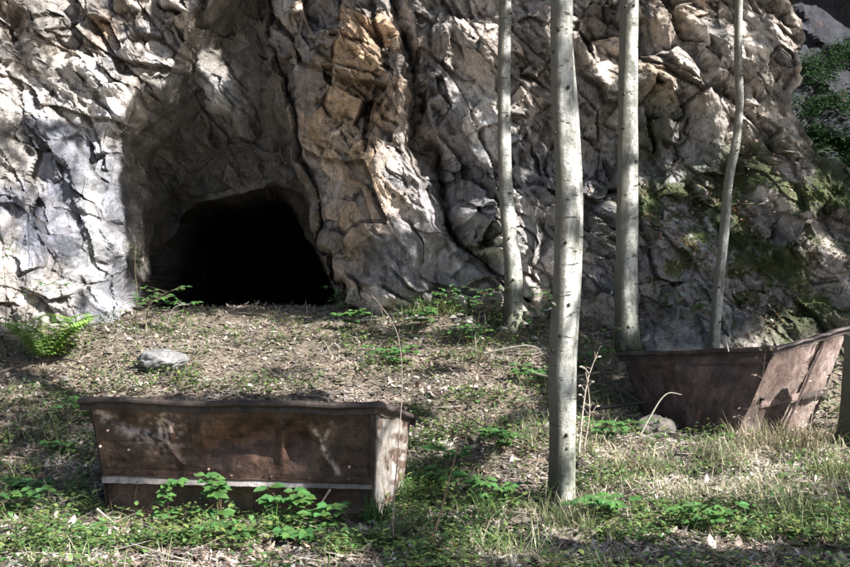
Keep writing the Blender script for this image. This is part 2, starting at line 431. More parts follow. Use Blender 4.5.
# slab bounding the mouth on the right
E1 = [(258, -60), (268, 30), (286, 115), (306, 190), (332, 260), (350, 330)]
d1, s1 = seg_dist(Uw, Vw, E1)
D = D+.25*np.exp(-(d1/4)**2)
D = D+.22*np.where(s1 > 0, np.exp(-(d1/26)**4), 0)
D = D-.40*gau(Uw, Vw, 372, 160, 55, 190)-.15*gau(Uw, Vw, 330, 60, 35, 60)
C2 = [(380, -40), (398, 20), (412, 70), (414, 120), (432, 180), (455, 225), (478, 262), (520, 300)]
d2, s2 = seg_dist(Uw, Vw, C2)
D = D+.45*np.exp(-(d2/8)**2)+.18*np.where(s2 > 0, np.exp(-(d2/30)**2), 0)-.12*np.where(s2 < 0, np.exp(-((d2-14)/10)**2), 0)
D = D+.35*gau(Uw, Vw, 452, 205, 14, 28)
D = D-.45*gau(Uw, Vw, 512, 215, 42, 95)-.3*gau(Uw, Vw, 478, 120, 38, 45)
D = D+.38*gau(Uw, Vw, 588, 150, 28, 120)+.25*gau(Uw, Vw, 470, 5, 60, 22)-.2*gau(Uw, Vw, 530, 40, 70, 35)
D = D+.3*gau(Uw, Vw, 560, 250, 22, 50)-.3*gau(Uw, Vw, 600, 265, 22, 40)
D = D-.5*gau(Uw, Vw, 735, 70, 75, 85)-.30*gau(Uw, Vw, 655, 78, 24, 26, 3)
C3 = [(672, -20), (690, 40), (700, 70), (745, 120), (770, 150)]
d3, s3 = seg_dist(Uw, Vw, C3)
D = D+.28*np.exp(-(d3/7)**2)
ww = sst(560, 680, Uw)
D = D-ww*np.clip((Vw-120)/200, 0, 1.0)**1.1*.75
D = D-.35*gau(Uw, Vw, 770, 200, 60, 30)+.3*gau(Uw, Vw, 700, 290, 70, 26)-.2*gau(Uw, Vw, 830, 250, 40, 50)
# rock beyond the corner, hillside behind
COR = [(800, -300), (800, -10), (818, 30), (806, 75), (786, 105), (797, 140), (812, 150), (850, 172), (900, 200), (2600, 330), (2600, -300)]
sc = poly_sd(Uw, Vw, COR)
hm = sst(-3, 14, sc)
D = D+hm*(2.6+np.clip((140-V)/60, 0, 8)*.5)
D = np.where(V < -120, D+(-120-V)*.012, D)
BY = Y0+D-.35
# the rock stays behind the ground line
P = np.stack([X0, BY, Z0], -1).astype(np.float64)
def blur(a, k, ax):
    c = np.cumsum(np.concatenate([np.repeat(a.take([0], ax), k+1, ax), a, np.repeat(a.take([-1], ax), k, ax)], ax), ax)
    n_ = a.shape[ax]; return (c.take(range(2*k+1, 2*k+1+n_), ax)-c.take(range(0, n_), ax))/(2*k+1)
PB = P.copy(); PB[..., 1] = blur(blur(BY, 7, 0), 7, 1)
du = np.gradient(PB, axis=0); dv = np.gradient(PB, axis=1)
NN = np.cross(du, dv); NN /= np.linalg.norm(NN, axis=-1, keepdims=True)+1e-9
NN *= -np.sign(NN[..., 1:2]+1e-9)   # facing the camera: -y
# 3D fractured relief with dipping joints
ca, sa_ = math.cos(math.radians(38)), math.sin(math.radians(38))
px_, py_, pz_ = P[..., 0], P[..., 1], P[..., 2]
wx = .16*plw(px_*1.1, pz_*.9, 341)+.05*plw(px_*3.5, pz_*3, 342); wz = .16*plw(px_*1.0, pz_*1.1, 343)+.05*plw(px_*3, pz_*3.5, 344)
xx, zz, yy = px_+wx, pz_+wz, py_
A = ca*xx+sa_*zz; B = sa_*xx-ca*zz
A0 = ca*px_+sa_*pz_+.25*py_; B0 = sa_*px_-ca*pz_+.15*py_
g1, f1, j1 = facets(A*1.7+5, yy*.3, B*1.05+2, 105, 1.3, .9)
g2, f2, j2 = facets(A*4.4, yy*.3, B*2.7, 115, 1.8, .9)
g4, f4, j4 = facets(A*13, yy*2, B*7.5, 131, 1.5, .9)
i2, e2 = j2, f2+1; i3 = j4; i4 = _h(np.floor(A*24), np.floor(B*17), A*0, 3)
L1 = plw(A0/.95, B0/1.5, 301); L2 = plw(A0/.42, B0/.75, 302)
L3 = plw(A0/.19, B0/.33, 304)
L4 = plw(A0/.085, B0/.14, 306)
L5 = plw(A0/.040, B0/.055, 308); L6 = plw(A0/.020, B0/.024, 309)
far = np.where((U < -100) | (U > 950), .6, 1)
rgh = .6+.55*sst(-.3, .4, fbm(px_*.9, py_*.9, pz_*.9, 61, 3))
smooth_left = gau(Uw, Vw, 50, 255, 75, 75, 3)
rgh = rgh*(1-.55*smooth_left)
brk = sst(-.2, .2, fbm(px_*1.6, py_*1.6, pz_*1.6, 63, 3))
stp = np.clip(np.abs(NN[..., 1])*1.8-.1, .2, 1); rgh = rgh*stp
disp = .24*L1+.25*L2*rgh+.10*L3*rgh*(.4+.6*brk)+.04*L4*rgh*(.3+.7*brk)+(.010*L5+.005*L6)*stp
t1 = A0*1.9+.55*plw(A0*.7, B0*.5, 351)+.15*plw(A0*3, B0*1.2, 352); t2 = A0*6.2+.9*plw(A0*1.6, B0*.9, 353)+.3*plw(A0*7, B0*3, 354)
q1 = 1-(t1-np.floor(t1)); q2 = 1-(t2-np.floor(t2)); k1 = _h(np.floor(t1), np.floor(B0*.55+.4*_h(np.floor(t1), o0, o0, 4)*7), o0, 5); k2 = _h(np.floor(t2), np.floor(B0*1.6+7*_h(np.floor(t2), o0, o0, 6)), o0, 7)
disp += .09*(q1-.5)*k1*rgh+.035*(q2-.5)*k2*rgh*(.3+.7*brk)
disp += .15*g1*rgh+.125*g2*rgh*(.3+.7*brk)+.034*g4*rgh*brk
disp += .05*fbm(px_*1.1, py_*1.1, pz_*1.1, 41, 2)
strat = fbm(A*7, yy*5, B*1.3, 47, 4)
disp *= far
side = .09*plw(py_*1.6+px_*.3, pz_*1.3, 331)+.05*plw(py_*4, pz_*3.4, 332)+.02*plw(py_*10, pz_*9, 333)
P2 = P.copy()
P2[..., 1] -= disp
P2[..., 1] += .35*sst(292, 325, V)*gau(U, V, 420, 310, 110, 60, 4)
P2[..., 0] += side*NN[..., 0]
P2[..., 2] += side*NN[..., 2]*.5
# ---- colour
n1 = fbm(px_*.8, py_*.8, pz_*.8, 71, 4); n2 = fbm(px_*3, py_*3, pz_*3, 73, 4); n3 = fbm(A*2.6, yy*2.6, B*1.2, 75, 4)
col = np.ones(U.shape+(3,), np.float32)*np.array([.40, .355, .315], np.float32)
col = mixc(col, (.52, .465, .41), sst(-.1, .5, n3)*.8)
col = mixc(col, (.27, .285, .32), sst(-.05, .3, n1)*.7)
och = gau(Uw, Vw, 335, 80, 52, 90)+gau(Uw, Vw, 335, 225, 30, 60)*.9+gau(Uw, Vw, 375, 110, 40, 100)*.6+gau(Uw, Vw, 118, 35, 28, 34)*1.1+gau(Uw, Vw, 82, 240, 18, 40)*.6+gau(Uw, Vw, 700, 15, 40, 22)*.7+.25
col = mixc(col, (.36, .255, .165), np.clip(.85*och*(.55+.9*(i2-.3)+.6*n2), 0, .95))
col = mixc(col, (.58, .43, .30), np.clip(gau(Uw, Vw, 655, 78, 24, 26, 3), 0, 1)*.8)
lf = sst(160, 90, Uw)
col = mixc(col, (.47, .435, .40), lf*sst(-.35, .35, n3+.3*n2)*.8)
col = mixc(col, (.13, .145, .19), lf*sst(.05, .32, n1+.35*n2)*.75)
whv = gau(Uw, Vw, 100, 245, 9, 60)+gau(Uw, Vw, 150, 40, 22, 40)*.6+gau(Uw, Vw, 213, 75, 22, 38)*.7+gau(Uw, Vw, 100, 105, 30, 40)*.5
col = mixc(col, (.70, .68, .66), np.clip(whv*(.9+1.2*n2), 0, .9))  # pale rock, with sunlit patches painted in as whiter colour
col = mixc(col, (.62, .58, .54), np.clip((gau(Uw, Vw, 512, 245, 42, 50)+gau(Uw, Vw, 485, 130, 30, 35)*.6+gau(Uw, Vw, 720, 50, 50, 60)*.5)*(.8+n2), 0, .9))  # sunlit buttress faces painted paler as well
# each joint block its own tone, dirt in the joints, shade painted into the crevices
tone = (.84+.32*j1)*(.80+.40*i2)*(.78+.44*j2)*(.84+.32*i3)*(.88+.24*i4)
col = col*tone[..., None]
dirt_shade = np.clip(.45*np.exp(-(f1/.03)**2)*sst(0, .3, n2+.2)+.4*np.exp(-(f2/.04)**2)*brk, 0, .8)
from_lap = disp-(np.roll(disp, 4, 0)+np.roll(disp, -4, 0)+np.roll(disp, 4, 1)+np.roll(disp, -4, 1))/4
dirt_shade = np.maximum(dirt_shade, np.clip(-from_lap/.03-.25, 0, .7)); dirt_shade[:4] = 0; dirt_shade[-4:] = 0; dirt_shade[:, :4] = 0; dirt_shade[:, -4:] = 0
dirt_shade = np.maximum(dirt_shade, .75*np.exp(-(d2/7)**2)); dirt_shade = np.maximum(dirt_shade, .7*np.exp(-(d1/6)**2))
col = mixc(col, (.045, .036, .03), dirt_shade)
col = mixc(col, (.10, .088, .068), am*.72*(1-np.clip(gau(Uw, Vw, 210, 85, 30, 38), 0, 1)))  # shade inside the alcove painted into the rock, sparing its sunlit patch
col = mixc(col, (.03, .027, .025), tin*.95)  # tunnel darkness painted into the rock colour, near black further in
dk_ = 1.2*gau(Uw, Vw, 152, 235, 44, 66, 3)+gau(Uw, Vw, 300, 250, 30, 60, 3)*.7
col = mixc(col, (.035, .032, .028), np.clip(dk_*am, 0, .8)*np.where(U > 250, .35, 1))  # more recess shade painted on either side of the mouth
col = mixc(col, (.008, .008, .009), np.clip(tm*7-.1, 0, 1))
# moss
dP = np.cross(np.gradient(P2, axis=0), np.gradient(P2, axis=1)); dP /= np.linalg.norm(dP, axis=-1, keepdims=True)+1e-9
dP *= -np.sign((dP*-NN).sum(-1, keepdims=True)+1e-9)*1.0
upz = np.abs(dP[..., 2])
mreg = gau(Uw, Vw, 690, 240, 80, 70, 3)+gau(Uw, Vw, 800, 240, 80, 90, 3)+.5*gau(Uw, Vw, 640, 130, 40, 60)+.35*gau(Uw, Vw, 490, 240, 20, 30)
ms = np.clip(mreg*1.15, 0, 1)*sst(-.22, .10, n2+.35*n3+.5*(upz-.45))
col = mixc(col, (.075, .092, .028), np.clip(ms, 0, .92))
col = mixc(col, (.035, .045, .018), np.clip(ms*sst(-.2, .2, -n1+.5*n3), 0, .9))
# hillside beyond, its bluish shade painted into a dark colour
hill_c = mixc(np.ones_like(col)*np.array([.06, .065, .085], np.float32), (.04, .085, .025), sst(-.1, .25, n2)*sst(30, 90, V))
col = mixc(col, np.array([.0, .0, .0]), hm*0)
col = col*(1-(hm*.97)[..., None])+.5*hill_c*(hm*.97)[..., None]
Q = grid_quads(*U.shape)
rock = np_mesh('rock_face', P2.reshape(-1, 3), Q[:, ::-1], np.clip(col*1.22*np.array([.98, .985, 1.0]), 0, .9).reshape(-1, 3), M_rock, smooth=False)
rock['kind'] = 'structure'; rock['label'] = 'fractured grey and ochre rock face with a dark mine mouth'
# soil thrown on top of ledges is handled by scatter below

bv_rock = BVHTree.FromPolygons([tuple(p) for p in P2[::3, ::3].reshape(-1, 3)], [tuple(q) for q in grid_quads(*P2[::3, ::3].shape[:2])])
ix = np.abs(gx) < 12; iy = (gy > 2) & (gy < 18)
gsub = np.stack([GX, GY, GZ], -1)[ix][:, iy][::3, ::3]
bv_ground = BVHTree.FromPolygons([tuple(p) for p in gsub.reshape(-1, 3)], [tuple(q) for q in grid_quads(*gsub.shape[:2])])

# ------------------------------------------------------------------ trees
TREES = []
def catmull(pts, rad, n=6):
    P_, R_ = [], []
    L = len(pts)
    for i in range(L-1):
        p0, p1, p2, p3 = pts[max(i-1, 0)], pts[i], pts[i+1], pts[min(i+2, L-1)]
        for k in range(n):
            t = k/n
            P_.append(.5*((2*p1)+(p2-p0)*t+(2*p0-5*p1+4*p2-p3)*t*t+(3*p1-p0-3*p2+p3)*t**3)); R_.append(rad[i]*(1-t)+rad[i+1]*t)
    P_.append(pts[-1]); R_.append(rad[-1]); return P_, R_
extra_tris = []      # trunk pieces for the light test
def trunk_mesh(pts, rad, name, mat, parent, n=20, wob=.05, flare=True, dn=6):
    P_, R_ = catmull(pts, rad, dn)
    ph = random.random()*9
    def ridge(i, t):
        z = P_[i].z
        v = 1+wob*math.sin(3*t+ph+z*.8)+wob*.6*math.sin(5*t-z*2.3+ph)+wob*.5*math.sin(z*9+ph)*math.sin(2*t+ph)
        if flare:
            hgt = max(0, P_[i].z-P_[0].z)
            v *= 1+math.exp(-hgt/.14)*(.10+.22*max(0, math.sin(4*t+ph)))
        return v
    mb = MB(); mb.tube(P_, R_, n, ridge=ridge)
    z0 = P_[0].z
    mb.c = []
    for v in mb.v:
        k = min(1, max(0, (v[2]-z0)/.9+.25*mn.noise(Vector(v)*6))); mb.c.append((.34+.66*k, .36+.64*k, .26+.74*k))
    o = mb.build(name, mat, parent, smooth=True)
    extra_tris.append((list(mb.v), list(mb.f)))
    return P_, R_
def knots(P_, R_, parent, mat, m=6, zmax=5):
    for k in range(m):
        i = random.randrange(2, len(P_)-2)
        if P_[i].z > zmax: continue
        a = random.uniform(-2.6, -.5); d = Vector((math.cos(a), math.sin(a), .5)).normalized()
        mb = MB(); p = P_[i]+d*R_[i]*.8; L = random.uniform(.02, .06)
        mb.tube([p, p+d*L*.6, p+d*L], [R_[i]*.22, R_[i]*.16, R_[i]*.09], 7, (.22, .2, .16))
        mb.build('branch_stub', mat, parent, smooth=True)
def limbs(P_, R_, crown, mat, parent, m=9):
    m = (m+1)//2
    mb = MB(); c, r = crown; c = Vector(c)
    for k in range(m):
        i = int(len(P_)*random.uniform(.55, .97)); i = min(i, len(P_)-1)
        s = P_[i]; a = k*2.4+random.random(); el = random.uniform(.2, .9)
        e = c+Vector((math.cos(a)*r[0]*.75, math.sin(a)*r[1]*.75, r[2]*random.uniform(-.3, .6)))
        if s.z < c.z-r[2]*1.1: continue
        mid = (s+e)/2+Vector((0, 0, .3))
        mb.tube(catmull([s, mid, e], [R_[i]*.36, R_[i]*.22, .010], 4)[0], catmull([s, mid, e], [R_[i]*.36, R_[i]*.22, .010], 4)[1], 6, (.6, .6, .55))
        for q in range(3):
            t = random.uniform(.4, .95); p = s.lerp(e, t); e2 = p+Vector((random.uniform(-1, 1), random.uniform(-1, 1), random.uniform(-.1, .9)))
            mb.tube([p, (p+e2)/2, e2], [.02, .013, .006], 5, (.6, .6, .55))
    if mb.v: mb.build('limb', mat, parent, smooth=True)
def gpt(px, Y):
    x = (px-CX)/F*Y; return Vector((x, Y, float(Gz(x, Y))))
def tree(name, cols, Y, top, label, mat, crown, group=None, kn=6, mm=9, cat='tree'):
    """cols: (px, py, width px) down to the base"""
    base = W(cols[-1][0], cols[-1][1], Y)
    base.z = float(Gz(base.x, Y))
    root = thing(name, base, label, cat, group)
    pts = [W(a, b, Y) for a, b, w in cols][::-1]; rad = [w/2/F*Y for a, b, w in cols][::-1]
    pts[0].z = base.z-.06
    pts += [Vector(p) for p in top[0]]; rad += top[1]
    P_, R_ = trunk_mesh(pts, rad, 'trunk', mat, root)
    knots(P_, R_, root, mat, kn*2)
    limbs(P_, R_, crown, mat, root, mm)
    TREES.append((root, crown)); return root, P_, R_
t1 = tree('forest_tree', [(560, -40, 21), (561, 0, 21.5), (561, 60, 22.5), (564, 130, 23), (567, 190, 24), (565, 280, 25), (561, 370, 25.5), (563, 440, 26), (562, 505, 27)], 7.6,
     ([(.8, 7.6, 5.6), (.9, 7.7, 8), (1.0, 7.6, 10.5)], [.065, .045, .015]),
     'thickest pale tree trunk in the foreground, standing between the two rusty tubs', M_bark, ((.9, 7.6, 8.9), (3.2, 3.0, 2.6)), kn=9)
pts = [W(a, b, 7.66) for a, b in ((568, 495), (569, 420), (570, 350), (574, 270), (575, 190), (571, 110), (566, 40), (562, -20))]
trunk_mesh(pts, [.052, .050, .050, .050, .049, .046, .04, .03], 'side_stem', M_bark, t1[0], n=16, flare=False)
mb = MB()   # pale torn root at the foot
for k in range(5):
    p = W(563+k*1.5, 494, 7.52); e = W(560+k*3.2, 512, 7.42); e.z = max(e.z, float(Gz(e.x, e.y)))
    mb.tube([p, (p+e)/2+Vector((0, -.01, .01)), e], [.014, .012, .004], 6, (1.5, 1.45, 1.35))
mb.build('root', M_bark, t1[0], smooth=True)
tree('forest_tree', [(504, -40, 11.5), (505, 0, 12), (504, 60, 12.5), (504, 120, 13), (505, 180, 14), (509, 235, 15.5), (513, 275, 18), (512, 316, 20)], 12.05,
     ([(.8, 11.9, 6.4), (.9, 11.8, 8.5), (1.0, 11.8, 10.8)], [.055, .04, .012]),
     'pale tree trunk with a bend near its foot against the lit rock', M_bark, ((.6, 11.4, 9.3), (2.8, 2.4, 2.4)), kn=6)
tree('forest_tree', [(630, -40, 17), (629, 0, 18), (628, 100, 19.5), (627, 200, 21), (626, 280, 22), (627, 338, 26)], 11.75,
     ([(2.1, 11.6, 6.5), (2.2, 11.5, 8.5), (2.3, 11.5, 11)], [.075, .05, .015]),
     'straight pale tree trunk rising from the bank left of the farther tub', M_bark, ((2.4, 11.0, 9.2), (3.0, 2.6, 2.5)), kn=9)
tree('forest_tree', [(738, -40, 7), (738, 0, 7.5), (737.5, 60, 8), (739, 100, 8), (736, 140, 8.5), (728, 182, 9), (724, 232, 9.5), (718, 290, 10.5), (711, 350, 12)], 11.25,
     ([(3.1, 11.1, 6.2), (3.3, 10.9, 8.2)], [.032, .01]),
     'thin young tree with a kinked stem behind the farther tub', M_bark2, ((3.3, 10.6, 7.9), (2.0, 2.0, 1.7)), kn=3, mm=6)
def off_tree(x, y, h, crown):  # unseen trees added on the sun side to cast dappled shade
    b = Vector((x, y, float(Gz(x, y))))
    root = thing('forest_tree', b, 'unseen leafy tree right of the clearing, added to cast dappled shade', 'tree', 'unseen trees added for dappled shade')
    pts = [b-Vector((0, 0, .1)), b+Vector((.05, 0, h*.3)), b+Vector((-.1, .1, h*.6)), b+Vector((.1, 0, h))]
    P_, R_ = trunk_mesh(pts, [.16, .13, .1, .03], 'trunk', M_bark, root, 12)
    limbs(P_, R_, crown, M_bark, root, 10); TREES.append((root, crown))
off_tree(7.9, 10.0, 11, ((6.6, 8.0, 8.4), (3.2, 3.2, 2.6)))
off_tree(5.6, 3.2, 11, ((5.6, 3.6, 8.6), (3.2, 3.0, 2.6)))
off_tree(10.5, 6.0, 12, ((10.2, 6.0, 9.2), (3.4, 3.2, 2.8)))
off_tree(9.2, 11.2, 12, ((8.0, 10.2, 8.8), (3.2, 2.6, 2.6)))
off_tree(10.0, 1.8, 12, ((9.8, 2.0, 9.4), (3.2, 3.0, 2.6)))
off_tree(13.5, 9.5, 13, ((13.0, 9.0, 9.8), (3.2, 3.0, 2.8)))
# mossy stump at the right edge
sb = gpt(864, 9.35)
root = thing('mossy_stump', sb, 'mossy dark tree stump beside the farther tub', 'stump')
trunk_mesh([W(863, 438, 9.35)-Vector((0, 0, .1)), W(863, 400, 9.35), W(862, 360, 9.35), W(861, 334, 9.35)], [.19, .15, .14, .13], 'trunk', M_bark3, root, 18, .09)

# ------------------------------------------------------------------ tubs
TUBTRIS = []
def panel(quad, nu, nv, name, mat, parent, thick=.012, dent=None, hole=None, colf=None, amp=.012, seed=0):
    """quad: TL, TR, BR, BL. grid with dents, given thickness by a second skin"""
    TL, TR, BR, BL = [np.array(p) for p in quad]
    u = np.linspace(0, 1, nu)[:, None, None]; v = np.linspace(0, 1, nv)[None, :, None]
    G = (TL*(1-u)+TR*u)*(1-v)+(BL*(1-u)+BR*u)*v
    n = np.cross(TR-TL, BL-TL); n /= np.linalg.norm(n)
    if n[1] > 0: n = -n
    uu, vv = np.broadcast_arrays(u[..., 0], v[..., 0])
    x_, y_ = uu*4, vv*2
    h = amp*(fbm(x_*1.2, y_*1.2, x_*0+seed, 51, 3)*1.5+.25*fbm(x_*8, y_*8, x_*0+seed, 53, 3))
    if dent is not None: h = h+dent(uu, vv)
    e = np.minimum(np.minimum(uu, 1-uu)*12, np.minimum(vv, 1-vv)*6); h = h*np.clip(e, 0, 1)
    G1 = G+n*h[..., None]; G2 = G1-n*thick
    Qd = grid_quads(nu, nv)
    if hole is not None:
        uc = uu.reshape(-1)[Qd].mean(1); vc = vv.reshape(-1)[Qd].mean(1); Qd = Qd[~hole(uc, vc)]
    # boundary
    E = {}
    for q in Qd:
        for a, b in zip(q, np.roll(q, -1)):
            if (b, a) in E: del E[(b, a)]
            else: E[(a, b)] = 1
    off = nu*nv
    side = [(b, a, a+off, b+off) for a, b in E]
    faces = np.concatenate([Qd, Qd[:, ::-1]+off, np.array(side)])
    VV = np.concatenate([G1.reshape(-1, 3), G2.reshape(-1, 3)])
    cc = np.ones((len(VV), 3), np.float32)
    if colf is not None:
        c = colf(uu, vv).reshape(-1, 3); cc = np.concatenate([c, c*.4])  # back skin darkened to paint in the tub's interior shade
    TUBTRIS.append((VV.copy(), faces))
    l = np.array(parent.location); o = np_mesh(name, VV-l, faces, cc, mat, False, parent)
    return o, G1, n
def bar(mb, pts, prof, ax_fn=None, col=(1, 1, 1)):
    """extrude a closed 2D profile along a polyline; ax_fn gives (out, up) axes"""
    n = len(prof); v = []
    for i, p in enumerate(pts):
        o_, u_ = ax_fn(i)
        v += [Vector(p)+o_*a+u_*b for a, b in prof]
    f = []
    for i in range(len(pts)-1):
        for k in range(n): f.append((i*n+k, i*n+(k+1) % n, (i+1)*n+(k+1) % n, (i+1)*n+k))
    f.append(tuple(range(n))[::-1]); f.append(tuple((len(pts)-1)*n+k for k in range(n)))
    mb.add(v, f, col)
def lerpts(a, b, n, jit=0):
    return [Vector(a).lerp(Vector(b), i/(n-1))+Vector((random.uniform(-jit, jit), random.uniform(-jit, jit), random.uniform(-jit, jit))) for i in range(n)]
def bolt(mb, p, n, r=.011, col=(1, 1, 1)):
    n = Vector(n).normalized(); a = n.cross(Vector((0, 0, 1))).normalized(); b = n.cross(a)
    p = Vector(p)
    v = [p+(a*math.cos(t*math.pi/4)+b*math.sin(t*math.pi/4))*r for t in range(8)]
    v += [p+n*r*.6+(a*math.cos(t*math.pi/4)+b*math.sin(t*math.pi/4))*r*.6 for t in range(8)]
    f = [(k, (k+1) % 8, 8+(k+1) % 8, 8+k) for k in range(8)]+[tuple(8+k for k in range(8))]
    mb.add(v, f, col)

def inner(u, v): return np.ones(u.shape+(3,), np.float32)*.35  # interior shade put into the panels as a flat dark tint
# --- near tub
V3 = Vector
FTL, FTR = W(90, 404, 7.60), W(375, 408, 7.27)
KL, KR = W(103, 475, 7.70), W(372, 484, 7.36)
BL_, BR_ = W(109, 524, 7.74), W(373, 531, 7.42)
BTR = W(409, 419, 8.30); back = BTR-FTR
BTL = FTL+back
KBR = W(406, 472, 8.24); KBL = KL+(KBR-KR); BBR = W(399, 512, 8.02); BBL = BL_+(BBR-BR_)
tub = thing('mine_tub', (FTL+BBR)/2*1.0, 'rusty brown iron tub with a white stripe, lying in the foreground litter', 'mine tub')
tub.location.z = float(Gz(tub.location.x, tub.location.y))
def dents(u, v):
    h = -.035*gau(u, v, .62, .42, .09, .25)-.03*gau(u, v, .74, .5, .07, .28)+.03*gau(u, v, .68, .45, .025, .3)
    h = h-.02*gau(u, v, .20, .35, .10, .2)+.016*gau(u, v, .28, .4, .02, .25)-.03*gau(u, v, .47, .55, .10, .22)+.014*gau(u, v, .40, .45, .02, .3)
    h = h*2.3
    # creases
    d, _ = seg_dist(u*4, v, [(.15, .18), (.45, .40), (.95, .48)]); h = h+.012*np.exp(-(d/.03)**2)
    d, _ = seg_dist(u*4, v, [(3.12, .28), (3.25, .52), (3.55, .92)]); h = h+.014*np.exp(-(d/.035)**2)
    d, _ = seg_dist(u*4, v, [(1.0, .45), (1.25, .8)]); h = h+.01*np.exp(-(d/.03)**2)
    return h
def cpanel(u, v):
    c = np.ones(u.shape+(3,), np.float32)
    nn = fbm(u*24, v*9, u*0, 57, 5); n2_ = fbm(u*60, v*18, u*0, 58, 4)
    c = mixc(c, (2.0, 1.6, 1.4), np.clip(gau(u, v, .63, .45, .16, .35)+gau(u, v, .42, .4, .12, .25)*.8, 0, 1)*.8)
    c = mixc(c, (.55, .5, .5), np.clip(sst(.0, .3, nn), 0, .6))
    p = np.exp(-(seg_dist(u*4, v, [(.12, .14), (.5, .42), (.8, .46)])[0]/.07)**2)*sst(-.25, .2, n2_)
    p = np.maximum(p, gau(u, v, .25, .35, .07, .28)*sst(0, .25, n2_)*.8)
    p = np.maximum(p, np.exp(-(seg_dist(u*4, v, [(3.12, .30), (3.25, .52), (3.5, .88)])[0]/.035)**2)*sst(-.3, .2, n2_))
    p = np.maximum(p, np.exp(-(seg_dist(u*4, v, [(3.3, .45), (3.42, .2)])[0]/.02)**2)*sst(-.3, .2, n2_)*.6)
    c = mixc(c, (6., 7.4, 8.2), np.clip(p*1.3, 0, .95))
    c = mixc(c, (4, 4.5, 5), np.clip(sst(.93, 1, v)*sst(-.1, .3, nn), 0, .5))
    return c
panel((FTL, FTR, KR, KL), 150, 46, 'side_panel', M_rust, tub, dent=dents, colf=cpanel, seed=1)
def clow(u, v):
    c = np.ones(u.shape+(3,), np.float32)*1.1
    c = mixc(c, (2.6, 1.7, .8), gau(u, v, .72, .45, .08, .3)*sst(-.1, .3, fbm(u*30, v*10, u*0, 5, 4)))
    return c
setb = V3((.012, .03, 0))
panel((KL+setb, KR+setb*.9, BR_, BL_), 110, 26, 'lower_panel', M_rust, tub, dent=lambda u, v: -.02*gau(u, v, .5, .5, .2, .3), colf=clow, seed=2)
# back side, far end, floor: a real hollow tub
panel((BTL, BTR, KBR, KBL), 30, 12, 'side_panel', M_rust, tub, seed=3, colf=inner)
panel((KBL, KBR, BBR, BBL), 30, 8, 'lower_panel', M_rust, tub, seed=4, colf=inner)
panel((BL_, BR_, BBR, BBL), 24, 8, 'floor_panel', M_rust, tub, seed=5, colf=inner)
panel((FTL, BTL, KBL, KL), 16, 14, 'end_panel', M_rust, tub, seed=6, colf=inner)
panel((KL, KBL, BBL, BL_), 16, 8, 'end_panel', M_rust, tub, seed=7)
def cend(u, v):
    c = np.ones(u.shape+(3,), np.float32)
    nn = fbm(u*8, v*14, u*0, 91, 5)
    c = mixc(c, (.28, .17, .11), np.clip(sst(-.05, .5, nn+.6*(u-.45)), 0, .9))
    c = mixc(c, (.35, .22, .16), np.clip(sst(.85, 1, v)+sst(.12, 0, v)*.7, 0, .9))
    return c
eo = V3((.012, -.004, 0))
o, Ge, _ = panel((FTR+eo, BTR+eo, BBR+eo, BR_+eo), 60, 90, 'end_panel', M_pale, tub, colf=cend, amp=.03, seed=8,
      dent=lambda u, v: .02*np.exp(-((u-.55-.1*np.sin(v*5))/.05)**2)-.02*gau(u, v, .25, .5, .12, .4),
      hole=lambda u, v: (v > .80+.05*np.sin(u*19)) & (u > .30) & (u < .93+.03*np.sin(v*60)) | ((v > .93+.03*np.sin(u*31)) & (u > .12)) | (np.hypot((u-.72)*1.2, v-.28) < .03) | (np.hypot((u-.78), v-.5) < .025))
# rim: rolled angle iron round the mouth
ln = (FTR-FTL).normalized(); bk = back.normalized(); up = ln.cross(bk).normalized()
if up.z < 0: up = -up
mb = MB()
prof = [(-.042, .034), (-.052, .030), (-.058, .018), (-.056, .004), (-.045, -.004), (-.018, -.006), (-.016, -.040), (-.002, -.042), (.004, .034), (-.020, .040)]
npt = 24; pl_ = lerpts(FTL-ln*.075, FTR+ln*.02, npt, .003)
pl_ = [p+up*(.010*math.sin(i*.55)-.012*math.exp(-((i-14)/2.5)**2))+bk*.008*math.sin(i*.8+1) for i, p in enumerate(pl_)]
bar(mb, pl_, prof, lambda i: (bk, up))
mb.build('rim', M_rim, tub)
mb = MB()
pl_ = lerpts(FTR-bk*.03, BTR+bk*.02, 12, .004)
bar(mb, pl_, prof, lambda i: (-ln, up), (1.6, 1.6, 1.7))
mb.build('rim', M_rim, tub)
mb = MB(); pl_ = lerpts(BTL-ln*.06, BTR+ln*.05, 12, .004)
bar(mb, pl_, prof, lambda i: (-bk, up)); mb.build('rim', M_rim, tub)
mb = MB(); pl_ = lerpts(FTL-bk*.02, BTL+bk*.02, 10, .004)
bar(mb, pl_, prof, lambda i: (ln, up)); mb.build('rim', M_rim, tub)
# seam: angle iron band with the ledge highlight painted along its lower edge
nf = ln.cross(up); nf = -nf if nf.y > 0 else nf
dn = (KL-FTL).normalized()
mb = MB(); prof2 = [(0, -.045), (.012, -.045), (.016, -.004), (.034, 0), (.034, .008), (0, .012)]
band = lerpts(KL+ln*.0, KR-ln*.0, 30, .0022)
bar(mb, band, prof2, lambda i: (nf, dn)); mb.build('seam_band', M_rust, tub)
mb = MB()
tp = lambda t: 1-.45*t
vv_ = []; n_ = 60
for i in range(n_):
    t = i/(n_-1); p = KL.lerp(KR, t)+nf*.024+dn*.001; hgt = .055*(1.0-.35*t+.05*math.sin(i*1.7)*random.random())
    vv_ += [p+dn*.004, p+dn*(.004+hgt)+nf*.026, p+dn*(.006+hgt)-nf*.01, p+dn*.008-nf*.012]
f_ = []
for i in range(n_-1):
    for k in range(4): f_.append((i*4+k, i*4+(k+1) % 4, (i+1)*4+(k+1) % 4, (i+1)*4+k))
f_ += [(0, 3, 2, 1), tuple((n_-1)*4+k for k in range(4))]
mb.add(vv_, f_)
